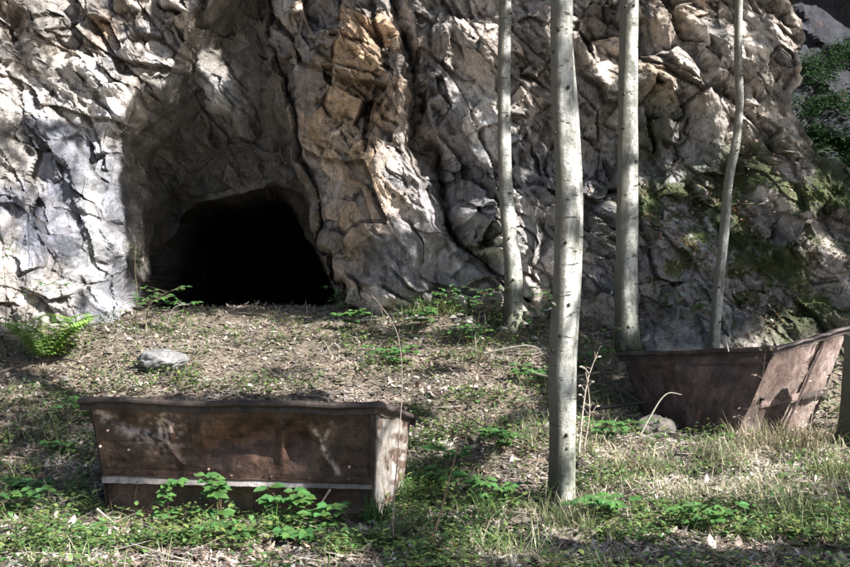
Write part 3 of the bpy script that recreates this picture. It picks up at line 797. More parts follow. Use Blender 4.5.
mb.c = [(1, 1, 1) if v[0] < W(300, 400, 7.4).x else (.55, .52, .52) for v in mb.v]
wl = mb.build('flange', M_white, tub); wl['label'] = 'pale lower edge of the seam, ledge highlight put into its colour'
mb = MB()
for px in (120, 157, 198, 235, 275, 312, 350):
    mb = MB(); bolt(mb, KL.lerp(KR, (px-103)/269)-dn*.022+nf*.016, nf, .011, (2.2, 2.2, 2.2) if px in (120, 198, 235, 350) else (1, 1, 1)); mb.build('rivet', M_rust, tub)
for (px, py) in ((352, 463), (93, 449), (123, 452), (206, 470), (104, 432)):
    t = (px-90)/285; s = (py-404)/75
    mb = MB(); bolt(mb, FTL.lerp(FTR, t).lerp(KL.lerp(KR, t), s)+nf*.016, nf, .010, (7, 7.5, 8)); mb.build('rivet', M_rust, tub)
mb = MB(); bar(mb, lerpts(FTR-up*.05, BR_, 12, .003), [(-.004, -.006), (.024, -.006), (.024, .01), (-.004, .01)], lambda i: (-ln*1., nf)); mb.build('corner_strip', M_rim, tub)
mb = MB(); p = W(402, 503, 8.0); q_ = W(409, 494, 8.0)
mb.add([W(398, 491, 7.96), W(410, 488, 8.1), W(407, 503, 8.05), W(399, 502, 7.95)], [(0, 1, 2, 3), (3, 2, 1, 0)])
mb.build('loose_flap', M_pale, tub)

# --- farther tub
FTL, FTR = W(624, 356, 11.0), W(773, 351, 9.6)
BTR = W(846, 330, 10.24); back = BTR-FTR; BTL = FTL+back
FBL, FBR = W(652, 440, 10.75), W(732, 446, 9.55); BBR = W(806, 441, 10.0); BBL = FBL+(BBR-FBR)
tub2 = thing('mine_tub', (FTL+BBR)/2, 'rusty tub with torn pinkish end plate beside the mossy stump', 'mine tub')
tub2.location.z = float(Gz(tub2.location.x, tub2.location.y))
def cp2(u, v):
    c = np.ones(u.shape+(3,), np.float32)*np.array([1.5, 1.5, 1.55], np.float32)
    return mixc(c, (.7, .6, .55), sst(-.05, .3, fbm(u*14, v*7, u*0, 14, 5))*.6)
panel((FTL, FTR, FBR, FBL), 80, 44, 'side_panel', M_rust, tub2, seed=11, amp=.02, colf=cp2)
BTL = W(652, 362, 11.2); BBL = W(668, 430, 10.95); BT2 = W(836, 362, 10.3)
panel((BTL, BT2, BBR, BBL), 24, 16, 'side_panel', M_rust, tub2, seed=12, colf=inner)
panel((FBL, FBR, BBR, BBL), 24, 8, 'floor_panel', M_rust, tub2, seed=13, colf=inner)
panel((FTL, BTL, BBL, FBL), 16, 14, 'end_panel', M_rust, tub2, seed=14, colf=inner)
def gap(u, v):
    c = .60-.10*v+.02*np.sin(v*23)
    w_ = .055+.035*sst(.25, .9, v)+.008*np.sin(v*41)
    tear = (np.abs(v-.53-.05*u) < .025+.012*np.sin(u*30)) & (u > .05) & (u < .13)
    return (np.abs(u-c) < w_) & (v > .02) | tear | ((v > .93+.04*np.sin(u*15)) & (u > .75)) | ((u > .985-.05*np.sin(v*6)**2) & (v > .4))
def cp3(u, v):
    c = np.ones(u.shape+(3,), np.float32)
    nn = fbm(u*9, v*4, u*0, 92, 5)
    c = mixc(c, (1.5, 1.6, 1.65), sst(.0, .35, nn)*.6)
    c = mixc(c, (.35, .28, .25), np.clip(np.exp(-((u-.3-.05*v)/.06)**2)*.5+gau(u, v, .66, .2, .05, .25), 0, .8))
    return mixc(c, (2.1, 2.2, 2.3), gau(u, v, .9, .6, .08, .4)*.6)
panel((FTR+V3((.01, -.01, 0)), BTR+V3((.01, -.01, 0)), BBR+V3((.01, -.01, 0)), FBR+V3((.01, -.01, 0))), 80, 80, 'end_panel', M_pink, tub2, amp=.02, seed=15, hole=gap, colf=cp3, thick=.004,
      dent=lambda u, v: .05*np.exp(-((u-.56+.08*v)/.05)**2)-.05*np.exp(-((u-.68+.08*v)/.06)**2)+.02*np.sin(u*6))
ln = (FTR-FTL).normalized(); bk = back.normalized(); up = ln.cross(bk).normalized(); up = -up if up.z < 0 else up
dn2 = (FBR-FTR).normalized()
mb = MB(); prof = [(-.05, .04), (-.055, .01), (-.018, -.002), (-.016, -.05), (0, -.052), (.004, .04)]
bar(mb, lerpts(FTL-ln*.06, FTR+ln*.02, 16, .006), prof, lambda i: (bk, up)); mb.build('rim', M_rim, tub2)
mb = MB(); bar(mb, lerpts(FTR, BTR+bk*.06, 10, .006), [(-.05, .03), (-.055, .012), (-.018, -.002), (-.016, -.03), (0, -.03), (.004, .03)], lambda i: (-ln, up), (1.8, 1.9, 2.1)); mb.build('rim', M_rim, tub2)
mb = MB(); bar(mb, lerpts(BTL, BT2, 10, .006), prof, lambda i: (-bk, up)); mb.build('rim', M_rim, tub2)
mb = MB(); bar(mb, lerpts(FTL, BTL, 8, .006), prof, lambda i: (ln, up)); mb.build('rim', M_rim, tub2)
for uu_, rr_ in ((.54, .03), (.70, .022)):
    pa_ = FTR.lerp(BTR, uu_)+ln*.014+dn2*.05; pb_ = FBR.lerp(BBR, uu_-.10)+ln*.014-dn2*.04
    mb = MB(); bar(mb, lerpts(pa_, pb_, 10, .004), [(0, -.012), (rr_, -.010), (rr_, .006), (0, .018)], lambda i: (ln, bk), (1.1, 1.1, 1.15)); mb.build('rib', M_pink, tub2)
ne = ln; sidev = (BTR-FTR).normalized()
a_ = FTR.lerp(FBR, .60)+ln*.02; b_ = BTR.lerp(BBR, .56)+ln*.02
mb = MB(); bar(mb, lerpts(a_+sidev*.12, a_.lerp(b_, .60), 14, .004), [(0, -.04), (.014, -.042), (.03, .02), (.03, .035), (0, .035)], lambda i: (ln, dn2), (1.5, 1.55, 1.6)); mb.build('end_band', M_pink, tub2)
mb = MB(); bar(mb, lerpts(a_.lerp(b_, .66), b_, 10, .004), [(0, -.03), (.014, -.032), (.03, .02), (.03, .03), (0, .03)], lambda i: (ln, dn2)); mb.build('end_band', M_rim, tub2)
mb = MB(); bar(mb, lerpts(FTL.lerp(FBL, .13)-bk*.004, FTR.lerp(FBR, .13)-bk*.004, 12, .002), [(0, -.006), (.008, -.006), (.008, .006), (0, .006)], lambda i: (-bk, up)); mb.build('seam_band', M_rust, tub2)

# ------------------------------------------------------------------ sun, and crowns thinned by a drawn light map to shape its dapples
SAZ = (.83, -.56); EL = math.radians(44)
s_ = math.hypot(*SAZ); SUN = Vector((SAZ[0]/s_*math.cos(EL), SAZ[1]/s_*math.cos(EL), math.sin(EL)))
LIT = [(720, 532, 150, 20, .75), (470, 500, 40, 16, .6), (150, 385, 60, 12, .7), (60, 60, 75, 75, .95), (95, 110, 40, 55, 1), (40, 170, 60, 50, .85), (70, 235, 50, 60, .95), (20, 260, 40, 60, .8), (60, 300, 65, 30, .8), (105, 225, 22, 95, .95), (165, 30, 24, 36, .95), (150, 75, 18, 18, .9),
 (212, 62, 22, 22, .75), (207, 102, 22, 17, .7), (180, 100, 9, 14, .5), (237, 80, 7, 10, .6),
 (290, 30, 16, 28, .6), (310, 95, 25, 40, .45), (325, 165, 18, 30, .75), (352, 190, 15, 25, .55), (345, 40, 30, 26, .4), (398, 172, 30, 33, .85), (412, 205, 20, 25, .7), (365, 60, 20, 20, .4), (368, 215, 22, 34, .6), (330, 235, 10, 25, .5),
 (385, 8, 25, 14, .7), (418, 30, 7, 28, .7), (462, 45, 36, 26, .7), (447, 82, 22, 25, .85), (487, 140, 30, 35, .95), (515, 235, 38, 42, 1), (497, 272, 24, 20, .95), (540, 290, 20, 20, .8), (522, 90, 12, 20, .6), (597, 258, 14, 40, .6), (593, 190, 16, 40, .5), (600, 130, 18, 35, .6),
 (655, 72, 22, 25, .85), (690, 60, 28, 38, .7), (680, 15, 25, 18, .6), (738, 60, 14, 40, .7), (745, 112, 12, 25, .8), (790, 30, 14, 25, .85), (775, 85, 14, 25, .6), (660, 182, 25, 15, .7), (760, 165, 36, 18, .65), (800, 192, 40, 18, .55), (740, 212, 30, 18, .5), (690, 245, 18, 13, .4), (820, 250, 20, 16, .4), (800, 332, 20, 10, .5), (650, 130, 28, 18, .55), (700, 190, 20, 20, .4),
 (200, 345, 115, 22, .9), (110, 345, 30, 14, .8), (330, 332, 60, 10, .5), (430, 318, 50, 14, .6), (260, 382, 130, 11, .65), (80, 395, 30, 22, .5), (470, 395, 60, 25, .85), (440, 440, 60, 20, .7), (520, 470, 40, 40, .7), (420, 360, 30, 14, .4),
 (700, 470, 145, 36, 1), (640, 503, 90, 22, .75), (800, 468, 60, 22, .8), (560, 550, 60, 18, .5), (480, 530, 60, 26, .7), (60, 545, 75, 28, .95), (180, 556, 110, 15, .8), (300, 560, 60, 14, .6), (800, 432, 20, 10, .6), (45, 345, 20, 22, .8), (20, 400, 20, 12, .4),
 (300, 435, 55, 28, .9), (150, 430, 40, 30, .6), (240, 478, 140, 10, .9), (392, 455, 20, 60, 1.2), (800, 380, 50, 60, 1.1), (225, 503, 100, 18, 1.), (190, 545, 110, 25, .8), (150, 365, 120, 16, .8), (330, 355, 120, 16, .7), (400, 395, 60, 20, .7), (455, 312, 90, 16, .9), (480, 355, 60, 14, .6), (50, 475, 30, 12, .5), (560, 440, 60, 20, .6), (300, 305, 60, 8, .5), (505, 225, 45, 55, 1.1), (540, 255, 20, 30, .9), (480, 150, 35, 30, 1), (430, 120, 16, 30, .6), (600, 60, 14, 30, .6), (675, 120, 20, 20, .7), (850, 210, 30, 20, .6), (560, 30, 16, 20, .5), (722, 130, 14, 30, .8), (610, 210, 22, 16, .6)]
CUT = [(240, 15, 30, 40, .8), (250, 125, 35, 40, .6), (150, 130, 25, 35, .9), (262, 60, 14, 60, .7), (150, 200, 30, 50, .9), (835, 45, 34, 70, 1.2), (100, 18, 30, 16, .75), (35, 60, 20, 38, .85), (75, 132, 30, 12, .7), (12, 160, 18, 26, .6), (120, 60, 14, 12, .6), (30, 215, 24, 12, .55), (85, 285, 12, 22, .5),
 (18, 52, 22, 30, .8), (22, 128, 20, 14, .6), (60, 40, 10, 25, .4), (45, 500, 60, 25, .5), (60, 440, 40, 40, .9), (690, 395, 50, 40, 1.2), (700, 558, 160, 10, .35), (310, 262, 22, 60, .5), (700, 290, 90, 40, .4)]
def light_at(px, py, n):
    v = .14
    for cx, cy, rx, ry, a in LIT:
        if cx > 420 and cy < 300: a = a*1.2+.05
        q = ((px-cx)/rx)**2+((py-cy)/ry)**2
        if q < 2.5: v = max(v, min(1.1, a*1.12+.05)*min(1, max(0, 1.5-q*.8)))
    for cx, cy, rx, ry, a in CUT:
        q = ((px-cx)/rx)**2+((py-cy)/ry)**2
        if q < 2: v -= a*max(0, min(1, 1.6-q))
    return v+n*.7
from mathutils import noise as mn
bv_list = [bv_rock, bv_ground]
for v_, f_ in extra_tris: bv_list.append(BVHTree.FromPolygons([tuple(p) for p in v_], [tuple(q) for q in f_]))
n_tr = len(bv_list)
for v_, f_ in TUBTRIS: bv_list.append(BVHTree.FromPolygons([tuple(p) for p in v_], [tuple(int(k) for k in q) for q in f_]))
# bounding boxes of thin things for a quick reject
def first_hit(p):
    best = None; bi = -1; bd = 1e9
    for i, bv in enumerate(bv_list[:2]):
        h = bv.ray_cast(p, -SUN)
        if h[0] is not None and h[3] < bd: best, bd, bi = h[0], h[3], i
    if best is None or abs(best.x) > 7: return best, bi
    for i in range(2, len(bv_list)):
        h = bv_list[i].ray_cast(p, -SUN)
        if h[0] is not None and h[3] < bd: best, bd, bi = h[0], h[3], i
    return best, bi
NLEAF = 150000
vol = np.array([c[1][0]*c[1][1] for _, c in TREES]); cnt = (vol/vol.sum()*NLEAF).astype(int)
for (root, (cc_, rr_)), n_ in zip(TREES, cnt):
    # clumps inside the ellipsoid
    cl = RNG.normal(size=(90, 3)); cl /= np.linalg.norm(cl, axis=1)[:, None]; cl *= RNG.random((90, 1))**(1/2.2)*.9
    pos = cl[RNG.integers(0, 90, n_)]*np.array(rr_)+RNG.normal(size=(n_, 3))*.42+np.array(cc_)
    keep = []
    for p in pos:
        if p[1] > .3:
            ppx = CX+p[0]/p[1]*F; ppy = HY-(p[2]-CAMZ)/p[1]*F
            if -60 < ppx < 910 and ppy > -45: continue
        h, bi = first_hit(Vector(p))
        if h is None or h.y < 1: keep.append(p); continue
        qx = CX+h.x/h.y*F; qy = HY-(h.z-CAMZ)/h.y*F
        nz_ = mn.noise(Vector((h.x*2.1, h.y*2.1, h.z*2.1)))*.8+mn.noise(Vector((h.x*6, h.y*6, h.z*6)))*.7+mn.noise(Vector((h.x*13, h.y*13, h.z*13)))*.45
        if -30 < qx < 880 and -30 < qy < 600:
            l = light_at(qx, qy, nz_)
            if 2 <= bi < n_tr: l = .56+1.0*mn.noise(Vector((h.x*3, h.y*3, h.z*5)))+nz_*.2
            if l > .40+random.uniform(-.03, .03): continue  # drop leaves that would shade a patch drawn as lit
        elif nz_ > .25: continue
        keep.append(p)
    k = np.array(keep); m_ = len(k)
    d = RNG.normal(size=(m_, 3)); d /= np.linalg.norm(d, axis=1)[:, None]
    e = np.cross(d, RNG.normal(size=(m_, 3))); e /= np.linalg.norm(e, axis=1)[:, None]
    L = RNG.uniform(.055, .10, (m_, 1)); w_ = L*.38
    base_ = k-np.array(root.location)
    Vt = np.stack([base_-d*L, base_+e*w_, base_+d*L, base_-e*w_], 1).reshape(-1, 3)
    cl_ = np.array([.06, .11, .03])*RNG.uniform(.6, 1.5, (m_, 1)); cl_[:, 0] *= RNG.uniform(.8, 1.6, m_)
    np_mesh('crown', Vt, np.arange(m_*4).reshape(-1, 4), np.repeat(cl_, 4, 0), M_canopy, False, root)

# ------------------------------------------------------------------ litter, grass, ground cover
def proj(x, y, z): return CX+x/y*F, HY-(z-CAMZ)/y*F
def scat(n, x0, x1, y0, y1, p=1.6):
    t = RNG.random(n)
    y = (y0**(1-p)+t*(y1**(1-p)-y0**(1-p)))**(1/(1-p))
    x = RNG.uniform(-1, 1, n)*y*.44
    return x, y
TUBX = [(W(100, 0, 7.6).x, W(372, 0, 7.3).x, 7.75, 8.1)]
def blades(x, y, z, L, w, yaw, pitch, curl, col, foldz=0.0, lift=0.0):
    """generic curled strips: 3 cross sections of 2 verts + tip"""
    n = len(x); dx, dy = np.cos(yaw), np.sin(yaw); sx, sy = -dy, dx
    V_ = []
    for i, (t, ww) in enumerate(((0, .35), (.4, 1), (.75, .7), (1, .08))):
        pt = pitch+curl*t
        hx = L*t*np.cos(pitch+curl*t*.5); hz = L*t*np.sin(pitch+curl*t*.5)
        for sg in (-1, 1):
            V_.append(np.stack([x+dx*hx+sx*sg*w*ww*.5, y+dy*hx+sy*sg*w*ww*.5, z+lift+hz+foldz*w*ww], -1))
    V_ = np.stack(V_, 1)      # n,8,3
    q = np.array([[0, 2, 3, 1], [2, 4, 5, 3], [4, 6, 7, 5]])
    Fq = (np.arange(n)[:, None, None]*8+q[None]).reshape(-1, 4)
    return V_.reshape(-1, 3), Fq, np.repeat(col, 8, 0)
PAL = np.array([[.42, .31, .22], [.30, .19, .12], [.56, .46, .36], [.16, .10, .065], [.66, .60, .53], [.42, .26, .14], [.27, .21, .17]])
n = 150000
x, y = scat(n, 0, 0, 5.3, 13.4); 
ok = ~((y > 12.9) & ((x < -3.3) | (x > -.9)))
x, y = x[ok], y[ok]; n = len(x); z = Gz(x, y)
ppx, ppy = proj(x, y, z)
pale = .45+sst(.0, .5, fbm(x*1.5, y*1.5, x*0, 3, 3))+.7*gau(ppx, ppy, 700, 475, 150, 40)+.4*gau(ppx, ppy, 200, 345, 120, 25)  # sunlit pools on the ground also painted in as paler leaves
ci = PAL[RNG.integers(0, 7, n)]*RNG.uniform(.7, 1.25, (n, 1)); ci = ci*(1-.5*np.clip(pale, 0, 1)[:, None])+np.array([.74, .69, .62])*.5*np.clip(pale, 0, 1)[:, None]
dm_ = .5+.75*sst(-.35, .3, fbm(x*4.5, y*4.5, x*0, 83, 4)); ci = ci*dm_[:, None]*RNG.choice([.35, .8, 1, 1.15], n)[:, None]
L = RNG.uniform(.014, .05, n)*RNG.choice([.6, .9, 1.2, 1.8, 2.2], n, p=[.25, .3, .25, .15, .05])
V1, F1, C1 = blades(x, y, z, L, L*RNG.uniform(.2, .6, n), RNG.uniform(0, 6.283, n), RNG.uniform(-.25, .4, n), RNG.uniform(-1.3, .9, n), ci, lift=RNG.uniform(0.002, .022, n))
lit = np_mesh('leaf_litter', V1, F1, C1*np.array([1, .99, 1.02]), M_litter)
tag(lit, 'dry brown fallen leaves carpeting the slope and the tunnel mouth', 'leaf litter', kind='stuff')
# grass
def dens_green(px, py):
    return (gau(px, py, 720, 500, 190, 60)*.9+gau(px, py, 480, 500, 90, 60)*.8+gau(px, py, 620, 440, 60, 60)*.5+gau(px, py, 440, 340, 90, 30)*.5+gau(px, py, 40, 420, 60, 60)*.25
            +gau(px, py, 820, 440, 40, 30)*.9+gau(px, py, 520, 400, 60, 60)*.6+.22)
n = 80000
x, y = scat(n, 0, 0, 5.3, 12.9); z = Gz(x, y); ppx, ppy = proj(x, y, z)
cln = fbm(x*2.2, y*2.2, x*0, 13, 3)
ok = RNG.random(n) < dens_green(ppx, ppy)*sst(-.35, .3, cln)*1.0
ok &= ~((ppx > 95) & (ppx < 405) & (ppy > 395) & (ppy < 500)) & ~((ppx > 640) & (ppx < 845) & (y > 9.6) & (y < 10.9))
x, y, z, ppx, ppy, cln = x[ok], y[ok], z[ok], ppx[ok], ppy[ok], cln[ok]; n = len(x)
g1 = np.array([.12, .20, .06]); g2 = np.array([.60, .54, .38]); g3 = np.array([.26, .29, .13])
dry = RNG.random(n) < np.clip(.42+.35*gau(ppx, ppy, 720, 470, 160, 50)-.25*gau(ppx, ppy, 440, 500, 60, 50), 0, 1)
cg = np.where(dry[:, None], g2, np.where(RNG.random((n, 1)) < .4, g3, g1))*RNG.uniform(.65, 1.3, (n, 1))
L = RNG.uniform(.06, .24, n)*(.75+.5*sst(0, .4, cln))
V1, F1, C1 = blades(x, y, z-.01, L, RNG.uniform(.003, .0065, n), RNG.uniform(0, 6.283, n), RNG.uniform(.5, 1.5, n), -RNG.uniform(.1, 1.9, n), cg)
tag(np_mesh('grass', V1, F1, C1, M_grass), 'straw and green grass growing in loose tufts over the forest floor', 'grass', kind='stuff')
# herb leaves
n = 26000
x, y = scat(n, 0, 0, 5.3, 12.9); z = Gz(x, y); ppx, ppy = proj(x, y, z)
cln = fbm(x*2.6+9, y*2.6, x*0, 15, 3)
dh = gau(ppx, ppy, 40, 450, 80, 60)*.6+gau(ppx, ppy, 430, 450, 80, 70)*.8+gau(ppx, ppy, 450, 335, 90, 35)*.9+gau(ppx, ppy, 260, 540, 160, 30)*.7+gau(ppx, ppy, 700, 530, 160, 40)*.5+gau(ppx, ppy, 600, 410, 40, 60)*.5+gau(ppx, ppy, 200, 385, 100, 20)*.25+gau(ppx, ppy, 340, 340, 60, 20)*.5+.48
ok = RNG.random(n) < dh*sst(-.3, .25, cln)
ok &= ~((ppx > 95) & (ppx < 405) & (ppy > 395) & (ppy < 500))
x, y, z = x[ok], y[ok], z[ok]; k = 6; n = len(x)*k
xs = np.repeat(x, k)+RNG.normal(size=n)*.035; ys = np.repeat(y, k)+RNG.normal(size=n)*.035; zs = np.repeat(z, k)+RNG.uniform(.01, .14, n)*np.repeat(RNG.uniform(.3, 1.2, n//k), k)
cg = np.array([.11, .21, .065])*RNG.uniform(.5, 1.6, (n, 1)); cg[:, 0] *= RNG.uniform(.8, 1.7, n)
L = RNG.uniform(.016, .055, n)
V1, F1, C1 = blades(xs, ys, zs, L, L*RNG.uniform(.45, .7, n), RNG.uniform(0, 6.283, n), RNG.uniform(-.1, .7, n), -RNG.uniform(.2, 1.1, n), cg)
tag(np_mesh('ground_cover', V1, F1, C1, M_leaf), 'low green herbs and bramble leaves spread over the litter', 'ground cover', kind='stuff')
# twigs
mb = MB()
x, y = scat(4500, 0, 0, 5.4, 12.9)
for i in range(len(x)):
    z0 = float(Gz(x[i], y[i])); a = random.uniform(0, 6.28); L = random.uniform(.06, .34); b = random.uniform(-.5, .5)
    p = V3((x[i], y[i], z0+.012)); d = V3((math.cos(a), math.sin(a), random.uniform(-.05, .30)))
    q = p+d*L*.5+V3((-d.y, d.x, 0))*b*L*.2; e = p+d*L
    c = random.choice([(.42, .38, .33), (.22, .17, .12), (.12, .09, .07), (.33, .27, .2)])
    r = random.uniform(.0015, .0045)
    mb.tube([p, q, e], [r, r*.85, r*.4], 4, c, cap=False)
tag(mb.build('fallen_twigs', M_twig), 'thin dead twigs lying loose in the litter', 'twigs', kind='stuff')
# pebbles
mb = MB(); x, y = scat(900, 0, 0, 5.4, 13.2)
ico_v = [V3((0, 0, 1)), V3((.9, 0, .3)), V3((.3, .85, .3)), V3((-.7, .5, .35)), V3((-.7, -.5, .3)), V3((.3, -.85, .35)), V3((0, 0, -.6))]
nx_ = len(x); ex = [(random.uniform(-5, 5),) for _ in range(420)]
xe, ye = [], []
for (q,) in ex:
    for yy_ in np.arange(11.2, 13.6, .06):
        hz_ = bv_rock.ray_cast(V3((q, 5, float(Gz(q, yy_))+.12)), V3((0, 1, 0)))
        if hz_[0] is not None and hz_[0].y < yy_+.05:
            if not (-3.2 < q < -.95): xe.append(q); ye.append(hz_[0].y-abs(random.gauss(0, .22)))
            break
x = np.concatenate([x, xe]); y = np.concatenate([y, ye])
for i in range(len(x)):
    ppx, ppy = proj(x[i], y[i], float(Gz(x[i], y[i])))
    s = random.uniform(.008, .03)*(1.5 if (ppy < 400) else 1) if i < nx_ else random.uniform(.02, .07)
    c = random.uniform(.15, .45); a = random.uniform(0, 6.28); p = V3((x[i], y[i], float(Gz(x[i], y[i]))+s*.3))
    v = []
    for q in ico_v:
        q = q*s*random.uniform(.7, 1.3); v.append(p+V3((q.x*math.cos(a)-q.y*math.sin(a), q.x*math.sin(a)+q.y*math.cos(a), q.z*.6)))
    f = [(0, 1, 2), (0, 2, 3), (0, 3, 4), (0, 4, 5), (0, 5, 1), (6, 2, 1), (6, 3, 2), (6, 4, 3), (6, 5, 4), (6, 1, 5)]
    mb.add(v, f, (c, c*.93, c*.85))
tag(mb.build('pebbles', M_stone), 'small angular pebbles scattered through the litter', 'pebbles', kind='stuff')

# litter and moss tufts lodged on rock ledges of the right-hand slope
def rock_hit(px, py):
    d = V3(((px-CX)/F, 1, -(py-HY)/F)).normalized()
    h = bv_rock.ray_cast(V3((0, 0, CAMZ)), d); return h[0], h[1]
lx, ly, lz = [], [], []; mx_, my_, mz_ = [], [], []
for i in range(24000):
    px = random.uniform(560, 860); py = random.uniform(90, 345)
    h, nn_ = rock_hit(px, py)
    if h is None or h.y > 14.2: continue
    v = mn.noise(V3((h.x*2.2, h.y*2.2, h.z*2.2+4)))
    wgt = math.exp(-((px-720)/110)**2-((py-250)/75)**2)
    if abs(nn_.z) < .35: continue
    if v > .1 and random.random() < wgt*.8: mx_.append(h.x); my_.append(h.y); mz_.append(h.z)
    elif v < -.05 and random.random() < wgt+.12: lx.append(h.x); ly.append(h.y); lz.append(h.z)
n = len(lx); L = RNG.uniform(.03, .065, n)
V1, F1, C1 = blades(np.array(lx), np.array(ly), np.array(lz), L, L*.5, RNG.uniform(0, 6.283, n), RNG.uniform(-.2, .6, n), RNG.uniform(-1.2, .8, n), PAL[RNG.integers(0, 7, n)]*RNG.uniform(.7, 1.2, (n, 1)), lift=RNG.uniform(.0, .03, n))
tag(np_mesh('ledge_litter', V1, F1, C1, M_litter), 'fallen leaves lodged on the mossy rock ledges at right', 'leaf litter', kind='stuff')
k = 5; n = len(mx_)*k
xs = np.repeat(mx_, k)+RNG.normal(size=n)*.03; ys = np.repeat(my_, k)-RNG.random(n)*.04; zs = np.repeat(mz_, k)+RNG.normal(size=n)*.02
cg = np.array([.07, .12, .03])*RNG.uniform(.5, 1.8, (n, 1)); L = RNG.uniform(.01, .04, n)
V1, F1, C1 = blades(xs, ys, zs, L, L*.4, RNG.uniform(0, 6.283, n), RNG.uniform(.0, 1.2, n), -RNG.uniform(.2, 1.6, n), cg)
tag(np_mesh('moss', V1, F1, C1, M_leaf), 'green moss and small ferns growing over the right-hand rock slope', 'moss', kind='stuff')
# foliage on the hillside behind the corner of the rock
px = []; 
for i in range(9000):
    a, b = random.uniform(788, 870), random.uniform(45, 165)
    h, _ = rock_hit(a, b)
    if h is None or h.y < 13.8: continue
    if mn.noise(V3((h.x*4, h.y*4, h.z*4)))+.5*mn.noise(V3((h.x*11, h.y*11, h.z*11))) < -.1+.5*random.random(): continue
    px.append(h)
if px:
    k = 3; n = len(px)*k; pa = np.array([tuple(h) for h in px]); pr_ = np.repeat(pa, k, 0)+RNG.normal(size=(n, 3))*.06; pr_[:, 1] -= .08
    cg = np.array([.05, .10, .04])*RNG.uniform(.4, 1.6, (n, 1)); L = RNG.uniform(.02, .06, n)
    V1, F1, C1 = blades(pr_[:, 0], pr_[:, 1], pr_[:, 2], L, L*.55, RNG.uniform(0, 6.283, n), RNG.uniform(-.3, .9, n), -RNG.uniform(.1, 1, n), cg)
    tag(np_mesh('hillside_foliage', V1, F1, C1, M_leaf), 'green undergrowth on the shaded hillside behind the rock corner', 'undergrowth', kind='stuff')

# ------------------------------------------------------------------ rocks as things
def rock_thing(name, px, py, Y, sx, sy, sz, label, col, seed, amp=.22, moss=False, group=None):
    n, m = 40, 26
    th = np.linspace(0, 2*np.pi, n, endpoint=False); ph = np.linspace(-np.pi/2, np.pi/2, m)
    T, Pp = np.meshgrid(th, ph, indexing='ij')
    x, y, z = np.cos(T)*np.cos(Pp), np.sin(T)*np.cos(Pp), np.sin(Pp)
    hh, ee, ii = facets(x*1.5+seed, y*1.5, z*1.5, seed, 1, .6)
    r = 1+amp*hh+.16*fbm(x*2+seed, y*2, z*2, 3, 4)+.05*fbm(x*9, y*9, z*9, 3, 3)
    c = W(px, py, Y); c.z = max(c.z, float(Gz(c.x, Y))+sz*.15)
    V_ = np.stack([x*r*sx, y*r*sy, z*r*sz], -1)
    i = np.arange(n*m).reshape(n, m)
    a = i[:, :-1]; b = np.roll(i, -1, 0)[:, :-1]; cc = np.roll(i, -1, 0)[:, 1:]; d = i[:, 1:]
    Qd = np.stack([a, b, cc, d], -1).reshape(-1, 4)
    co = np.ones((n, m, 3))*np.array(col)*(.8+.4*ii)[..., None]
    if moss: co = mixc(co, (.07, .10, .03), sst(.0, .3, fbm(x*3+seed, y*3, z*3, 6, 3)+.3*z))
    o = np_mesh(name, V_.reshape(-1, 3), Qd, co.reshape(-1, 3), M_stone, False); o.location = c
    return tag(o, label, 'rock', group)
rock_thing('boulder', 162, 360, 10.9, .24, .19, .10, 'rounded pale grey boulder lying before the dark mine mouth', (.21, .205, .20), 3, .16)
rock_thing('boulder', 655, 431, 10.1, .19, .15, .12, 'grey-brown boulder at the left foot of the farther tub', (.17, .15, .13), 5)
rock_thing('boulder', 698, 318, 11.75, .19, .15, .16, 'grey boulder on the bank just left of the thin kinked tree', (.24, .23, .20), 8, moss=True)
rock_thing('boulder', 676, 300, 12.0, .18, .14, .13, 'mossy boulder on the bank behind the straight pale trunk', (.20, .20, .18), 12, moss=True)
rock_thing('boulder', 605, 300, 12.3, .22, .18, .16, 'pale rock between the thickest trunk and the straight trunk', (.30, .28, .25), 21)
rock_thing('boulder', 20, 322, 12.0, .3, .22, .2, 'cracked pale rock block at the foot of the left cliff', (.36, .34, .31), 24)
rock_thing('boulder', 468, 300, 12.6, .16, .12, .07, 'flat stone among grass at the foot of the lit rock', (.24, .22, .2), 27)

# ------------------------------------------------------------------ plants as things
GR = (.085, .20, .06)
def vary(c, a=.7, b=1.4):
    k = random.uniform(a, b); return (c[0]*k*random.uniform(.85, 1.3), c[1]*k, c[2]*k*random.uniform(.8, 1.1))
def bramble(px, py, Y, h, spread, nst, label, lsz=.05, lean=0, group='green bramble shoots round the foreground tub'):
    x = (px-CX)/F*Y; b = V3((x, Y, float(Gz(x, Y))))
    root = thing('bramble_shoot', b, label, 'plant', group)
    st = MB(); lf = MB()
    for s in range(nst):
        a = random.uniform(-.4, 3.5) if nst > 1 else 1.
        e = b+V3((math.cos(a)*spread*random.uniform(.5, 1)+lean, -abs(math.sin(a))*spread*.5, h*random.uniform(.55, 1)))
        mid = b.lerp(e, .5)+V3((0, 0, h*.25))
        pts, _ = catmull([b, mid, e], [0, 0, 0], 6)
        st.tube(pts, [.0035-.002*i/len(pts) for i in range(len(pts))], 5, (.16, .13, .07))
        for i in range(3, len(pts), 3):
            p = pts[i]; az = random.uniform(0, 6.28)
            q = p+V3((math.cos(az)*.035, math.sin(az)*.03-.01, .015))
            st.tube([p, q], [.0013, .001], 4, (.14, .16, .06))
            for da in (-1.15, 0, 1.15):
                d = V3((math.cos(az+da), math.sin(az+da)-.25, random.uniform(-.05, .25)))
                lf.leaf(q, d, (0, -.45, 1), 1.2*lsz*random.uniform(.7, 1.25), lsz*.85, .22, .22, vary(GR))
    st.build('stem', M_twig, root, True); lf.build('foliage', M_leaf, root)
    return root
bramble(165, 515, 7.18, .30, .10, 3, 'small bramble sprig against the left half of the foreground tub', .055)
